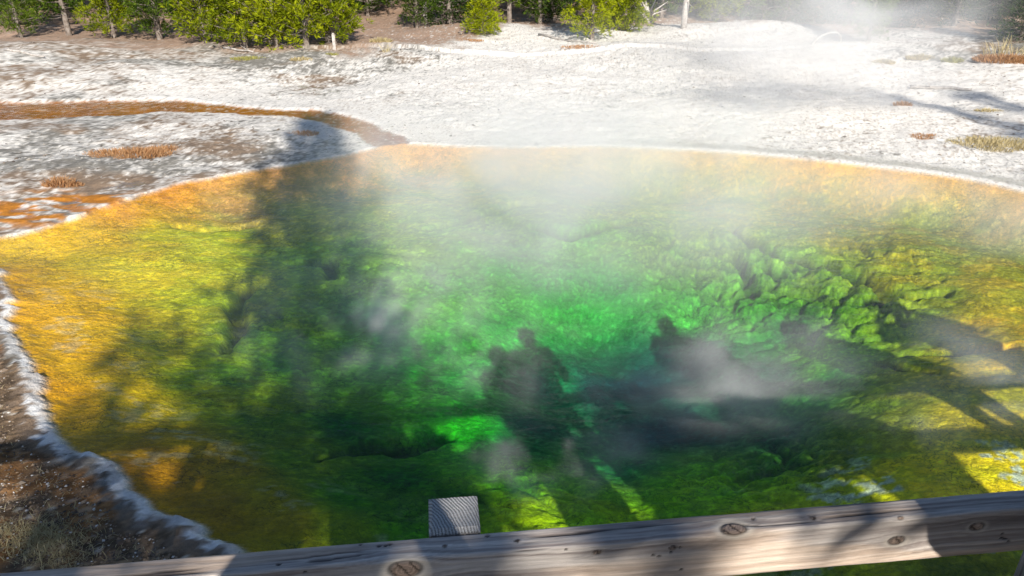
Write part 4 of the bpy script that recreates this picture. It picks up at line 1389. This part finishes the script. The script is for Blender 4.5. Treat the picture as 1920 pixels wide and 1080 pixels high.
# dry grass and loose gravel on the near bank
V = []; Fq = []; nv = 0
r_ = random.Random(77)
for _ in range(4200):
    if r_.random() < .7: px, py = r_.gauss(80, 45), r_.gauss(1035, 24)
    else: px, py = r_.uniform(-60, 380), r_.uniform(700, 1070)
    p = at(px, py)
    if p.y < 1.2 or float(poly_sdf(np.array([p.x]), np.array([p.y]), P)[0]) < .22: continue
    p.z = zground(p.x, p.y) - .004
    ln = r_.uniform(.02, .07)
    dr = Vector((r_.gauss(0, 1), r_.gauss(0, 1), r_.uniform(.1, .9))).normalized()
    wv = Vector((-dr.y, dr.x, 0)).normalized() * .0013
    m_ = p + dr * ln * .6; e = p + dr * ln + Vector((0, 0, -.01))
    V += [p - wv, p + wv, m_ + wv, m_ - wv, e]
    Fq += [[nv, nv + 1, nv + 2, nv + 3], [nv + 3, nv + 2, nv + 4]]
    nv += 5
me = bpy.data.meshes.new('dry_grass'); me.from_pydata([tuple(v) for v in V], [], Fq)
tag(link('dry_grass', me, M_STRAW), 'short dead straw grass matted on the near left bank', 'grass', kind='stuff')

t = NT('mixed_gravel')
g = t.n('ShaderNodeNewGeometry')
t.bsdf(t.ramp(g.outputs['Random Per Island'], [(0, (.07, .05, .04)), (.5, (.20, .15, .11)), (.72, (.30, .21, .13)), (.90, (.30, .24, .18)), (.93, (.62, .58, .52)), (1, (.75, .72, .68))]), .85)
V = []; Fq = []; nv = 0
for _ in range(6500):
    px, py = r_.uniform(-80, 430), r_.uniform(620, 1075)
    p = at(px, py)
    if p.y < 1.2 or float(poly_sdf(np.array([p.x]), np.array([p.y]), P)[0]) < .17: continue
    s_ = r_.uniform(.003, .009) * (2.0 if r_.random() < .05 else 1)
    p.z = zground(p.x, p.y) + s_ * .2
    ax = [Vector((s_ * r_.uniform(.7, 1.5), 0, 0)), Vector((0, s_ * r_.uniform(.7, 1.5), 0)), Vector((0, 0, s_ * r_.uniform(.4, .8)))]
    rot = Matrix.Rotation(r_.uniform(0, 6.28), 3, 'Z') @ Matrix.Rotation(r_.uniform(-.5, .5), 3, 'X')
    ax = [rot @ a_ for a_ in ax]
    V += [p + ax[0], p + ax[1], p - ax[0], p - ax[1], p + ax[2], p - ax[2]]
    for (a_, b_) in ((0, 1), (1, 2), (2, 3), (3, 0)):
        Fq += [[nv + a_, nv + b_, nv + 4], [nv + b_, nv + a_, nv + 5]]
    nv += 6
me = bpy.data.meshes.new('gravel'); me.from_pydata([tuple(v) for v in V], [], Fq)
tag(link('gravel', me, t.m), 'brown and white gravel chips on the near left bank', 'gravel', kind='stuff')

V = []; Fq = []; nv = 0
for _ in range(5200):
    px, py = r_.uniform(-150, 2050), 60 + 300 * r_.random() ** 1.6
    p = at(px, py)
    if float(poly_sdf(np.array([p.x]), np.array([p.y]), P)[0]) < .25 or vnoise(np.array([p.x * .9]), np.array([p.y * .9]), 5)[0] < .42: continue
    s_ = r_.uniform(.006, .016) * (1.9 if r_.random() < .08 else 1)
    p.z = zground(p.x, p.y) + s_ * .2
    ln_ = r_.uniform(.8, 2.6)
    ax = [Vector((s_ * ln_, 0, 0)), Vector((0, s_ * r_.uniform(.6, 1.2), 0)), Vector((0, 0, s_ * r_.uniform(.4, .8)))]
    rot = Matrix.Rotation(r_.uniform(0, 6.28), 3, 'Z') @ Matrix.Rotation(r_.uniform(-.4, .4), 3, 'X')
    ax = [rot @ a_ for a_ in ax]
    V += [p + ax[0], p + ax[1], p - ax[0], p - ax[1], p + ax[2], p - ax[2]]
    for (a_, b_) in ((0, 1), (1, 2), (2, 3), (3, 0)):
        Fq += [[nv + a_, nv + b_, nv + 4], [nv + b_, nv + a_, nv + 5]]
    nv += 6
t = NT('flat_debris')
g = t.n('ShaderNodeNewGeometry')
t.bsdf(t.ramp(g.outputs['Random Per Island'], [(0, (.08, .06, .05)), (.4, (.22, .18, .14)), (.7, (.40, .36, .31)), (1, (.62, .58, .53))]), .85)
me = bpy.data.meshes.new('pebbles'); me.from_pydata([tuple(v) for v in V], [], Fq)
tag(link('pebbles', me, t.m), 'small stones and twig bits strewn over the white flat', 'pebbles', kind='stuff')

# ------------------------------------------------------------------ tall pines behind the viewer that throw the long shadows
def caster(tip_px, tip_py, z, hh, wid, nb, tufts, seed, base, lab, dz=0.0):
    q = at(tip_px, tip_py, -z)
    tt = (hh + dz + z) / to_sun.z
    s_ = q + to_sun * tt
    key = 'c%d' % seed
    variant(key, M_MG, hh, wid, nb, tufts, seed, base=base, tsize=.30, spread=1.0, npt=6)
    l = Vector((s_.x, s_.y, zground(s_.x, s_.y) - .05))
    print('caster', lab, l)
    return tree(key, l, 1.0, 0, lab, 'tall pines behind the boardwalk')


caster(590, 222, 0, 11.5, 2.0, 115, 14, 21, .12, 'slender tall pine behind the boardwalk whose shadow crosses the pool')
caster(1650, 181, 0, 15.0, 2.2, 80, 10, 22, .30, 'tall pine behind the boardwalk to the right')
caster(1830, 187, 0, 14.0, 2.6, 80, 10, 24, .25, 'broad tall pine behind the boardwalk at the far right')
caster(285, 645, .1, 9.5, .7, 50, 8, 25, .25, 'pine behind the boardwalk to the left, with a narrow crown')

# ------------------------------------------------------------------ steam
def steam_mat(name, dens, nscale, lo, hi, seed, stretch=(1, 1, 1), soft=1.0):
    t = NT(name)
    tcn = t.n('ShaderNodeTexCoord')
    ln = t.n('ShaderNodeVectorMath', operation='LENGTH'); t.l(tcn.outputs['Object'], ln.inputs[0])
    fall = t.mapr(ln.outputs['Value'], 1.0, .15, 0, 1, True)
    g = t.n('ShaderNodeNewGeometry')
    mp = t.n('ShaderNodeMapping'); mp.inputs['Location'].default_value = (seed * 3.7, seed * 1.3, seed * 2.1); mp.inputs['Scale'].default_value = stretch
    t.l(g.outputs['Position'], mp.inputs[0])
    nz = t.noise(mp.outputs[0], nscale, 3, .5, .6)
    nn_ = t.mapr(nz, lo, hi, 0, 1, True)
    dn = t.math('MULTIPLY', t.math('MULTIPLY', fall, nn_), dens)
    vs = t.n('ShaderNodeVolumeScatter')
    vs.inputs['Color'].default_value = (.97, .98, 1, 1)
    vs.inputs['Anisotropy'].default_value = -0.1
    t.l(dn, vs.inputs['Density'])
    t.l(vs.outputs[0], t.out.inputs['Volume'])
    return t.m


ico = None


def steam(px, py, z, sx, sy, sz, dens, nscale, lo, hi, seed, lab, stretch=(1, 1, 1)):
    import bmesh
    bm_ = bmesh.new()
    bmesh.ops.create_icosphere(bm_, subdivisions=3, radius=1.0)
    me = bpy.data.meshes.new('steam'); bm_.to_mesh(me); bm_.free()
    m_ = steam_mat('steam_%d' % seed, dens, nscale, lo, hi, seed, stretch)
    o = link('steam', me, m_)
    p = at(px, py, z)
    o.location = p
    o.scale = (sx, sy, sz)
    tag(o, lab, 'steam', 'steam drifting over the hot spring', 'stuff')
    return o


steam(1080, 325, .75, 3.8, 2.2, 1.1, 1.1, .8, .30, .68, 1, 'bright steam rising from the far side of the pool')
steam(1240, 190, .8, 4.4, 2.8, 1.3, .20, .7, .32, .72, 2, 'thin pale steam over the white flat beyond the pool')
steam(1590, 30, 1.7, 3.2, 2.0, 2.6, .85, .6, .38, .66, 3, 'tall steam column in front of the pines at the upper right')
steam(1380, 40, 1.2, 2.6, 2.0, 1.8, .50, .6, .30, .68, 10, 'thin steam among the pines left of the steam column')
steam(720, 570, .35, 1.5, 1.4, .55, 1.0, 1.9, .44, .68, 4, 'wispy steam over the left middle of the pool', (1, 1, .7))
steam(1300, 690, .35, 1.3, .8, .40, .85, 2.1, .40, .68, 5, 'grey steam curl over the dark centre of the pool')
steam(1060, 865, .3, .75, .4, .26, 1.7, 2.6, .42, .68, 6, 'low grey steam puff above the dark water near the rail')
steam(980, 690, .35, .9, .7, .35, .7, 2.2, .44, .68, 11, 'small steam wisp left of the dark centre of the pool')
steam(1640, 710, .4, 1.8, .8, .42, 1.3, 1.9, .41, .66, 7, 'grey steam drifting over the right of the pool')
steam(1120, 440, .55, 2.8, 1.5, .7, .42, 1.3, .36, .66, 8, 'thin veil of steam over the green middle of the pool')
steam(1820, 370, .5, 1.9, 1.5, .6, .6, 1.1, .34, .68, 9, 'faint steam along the right shore of the pool')
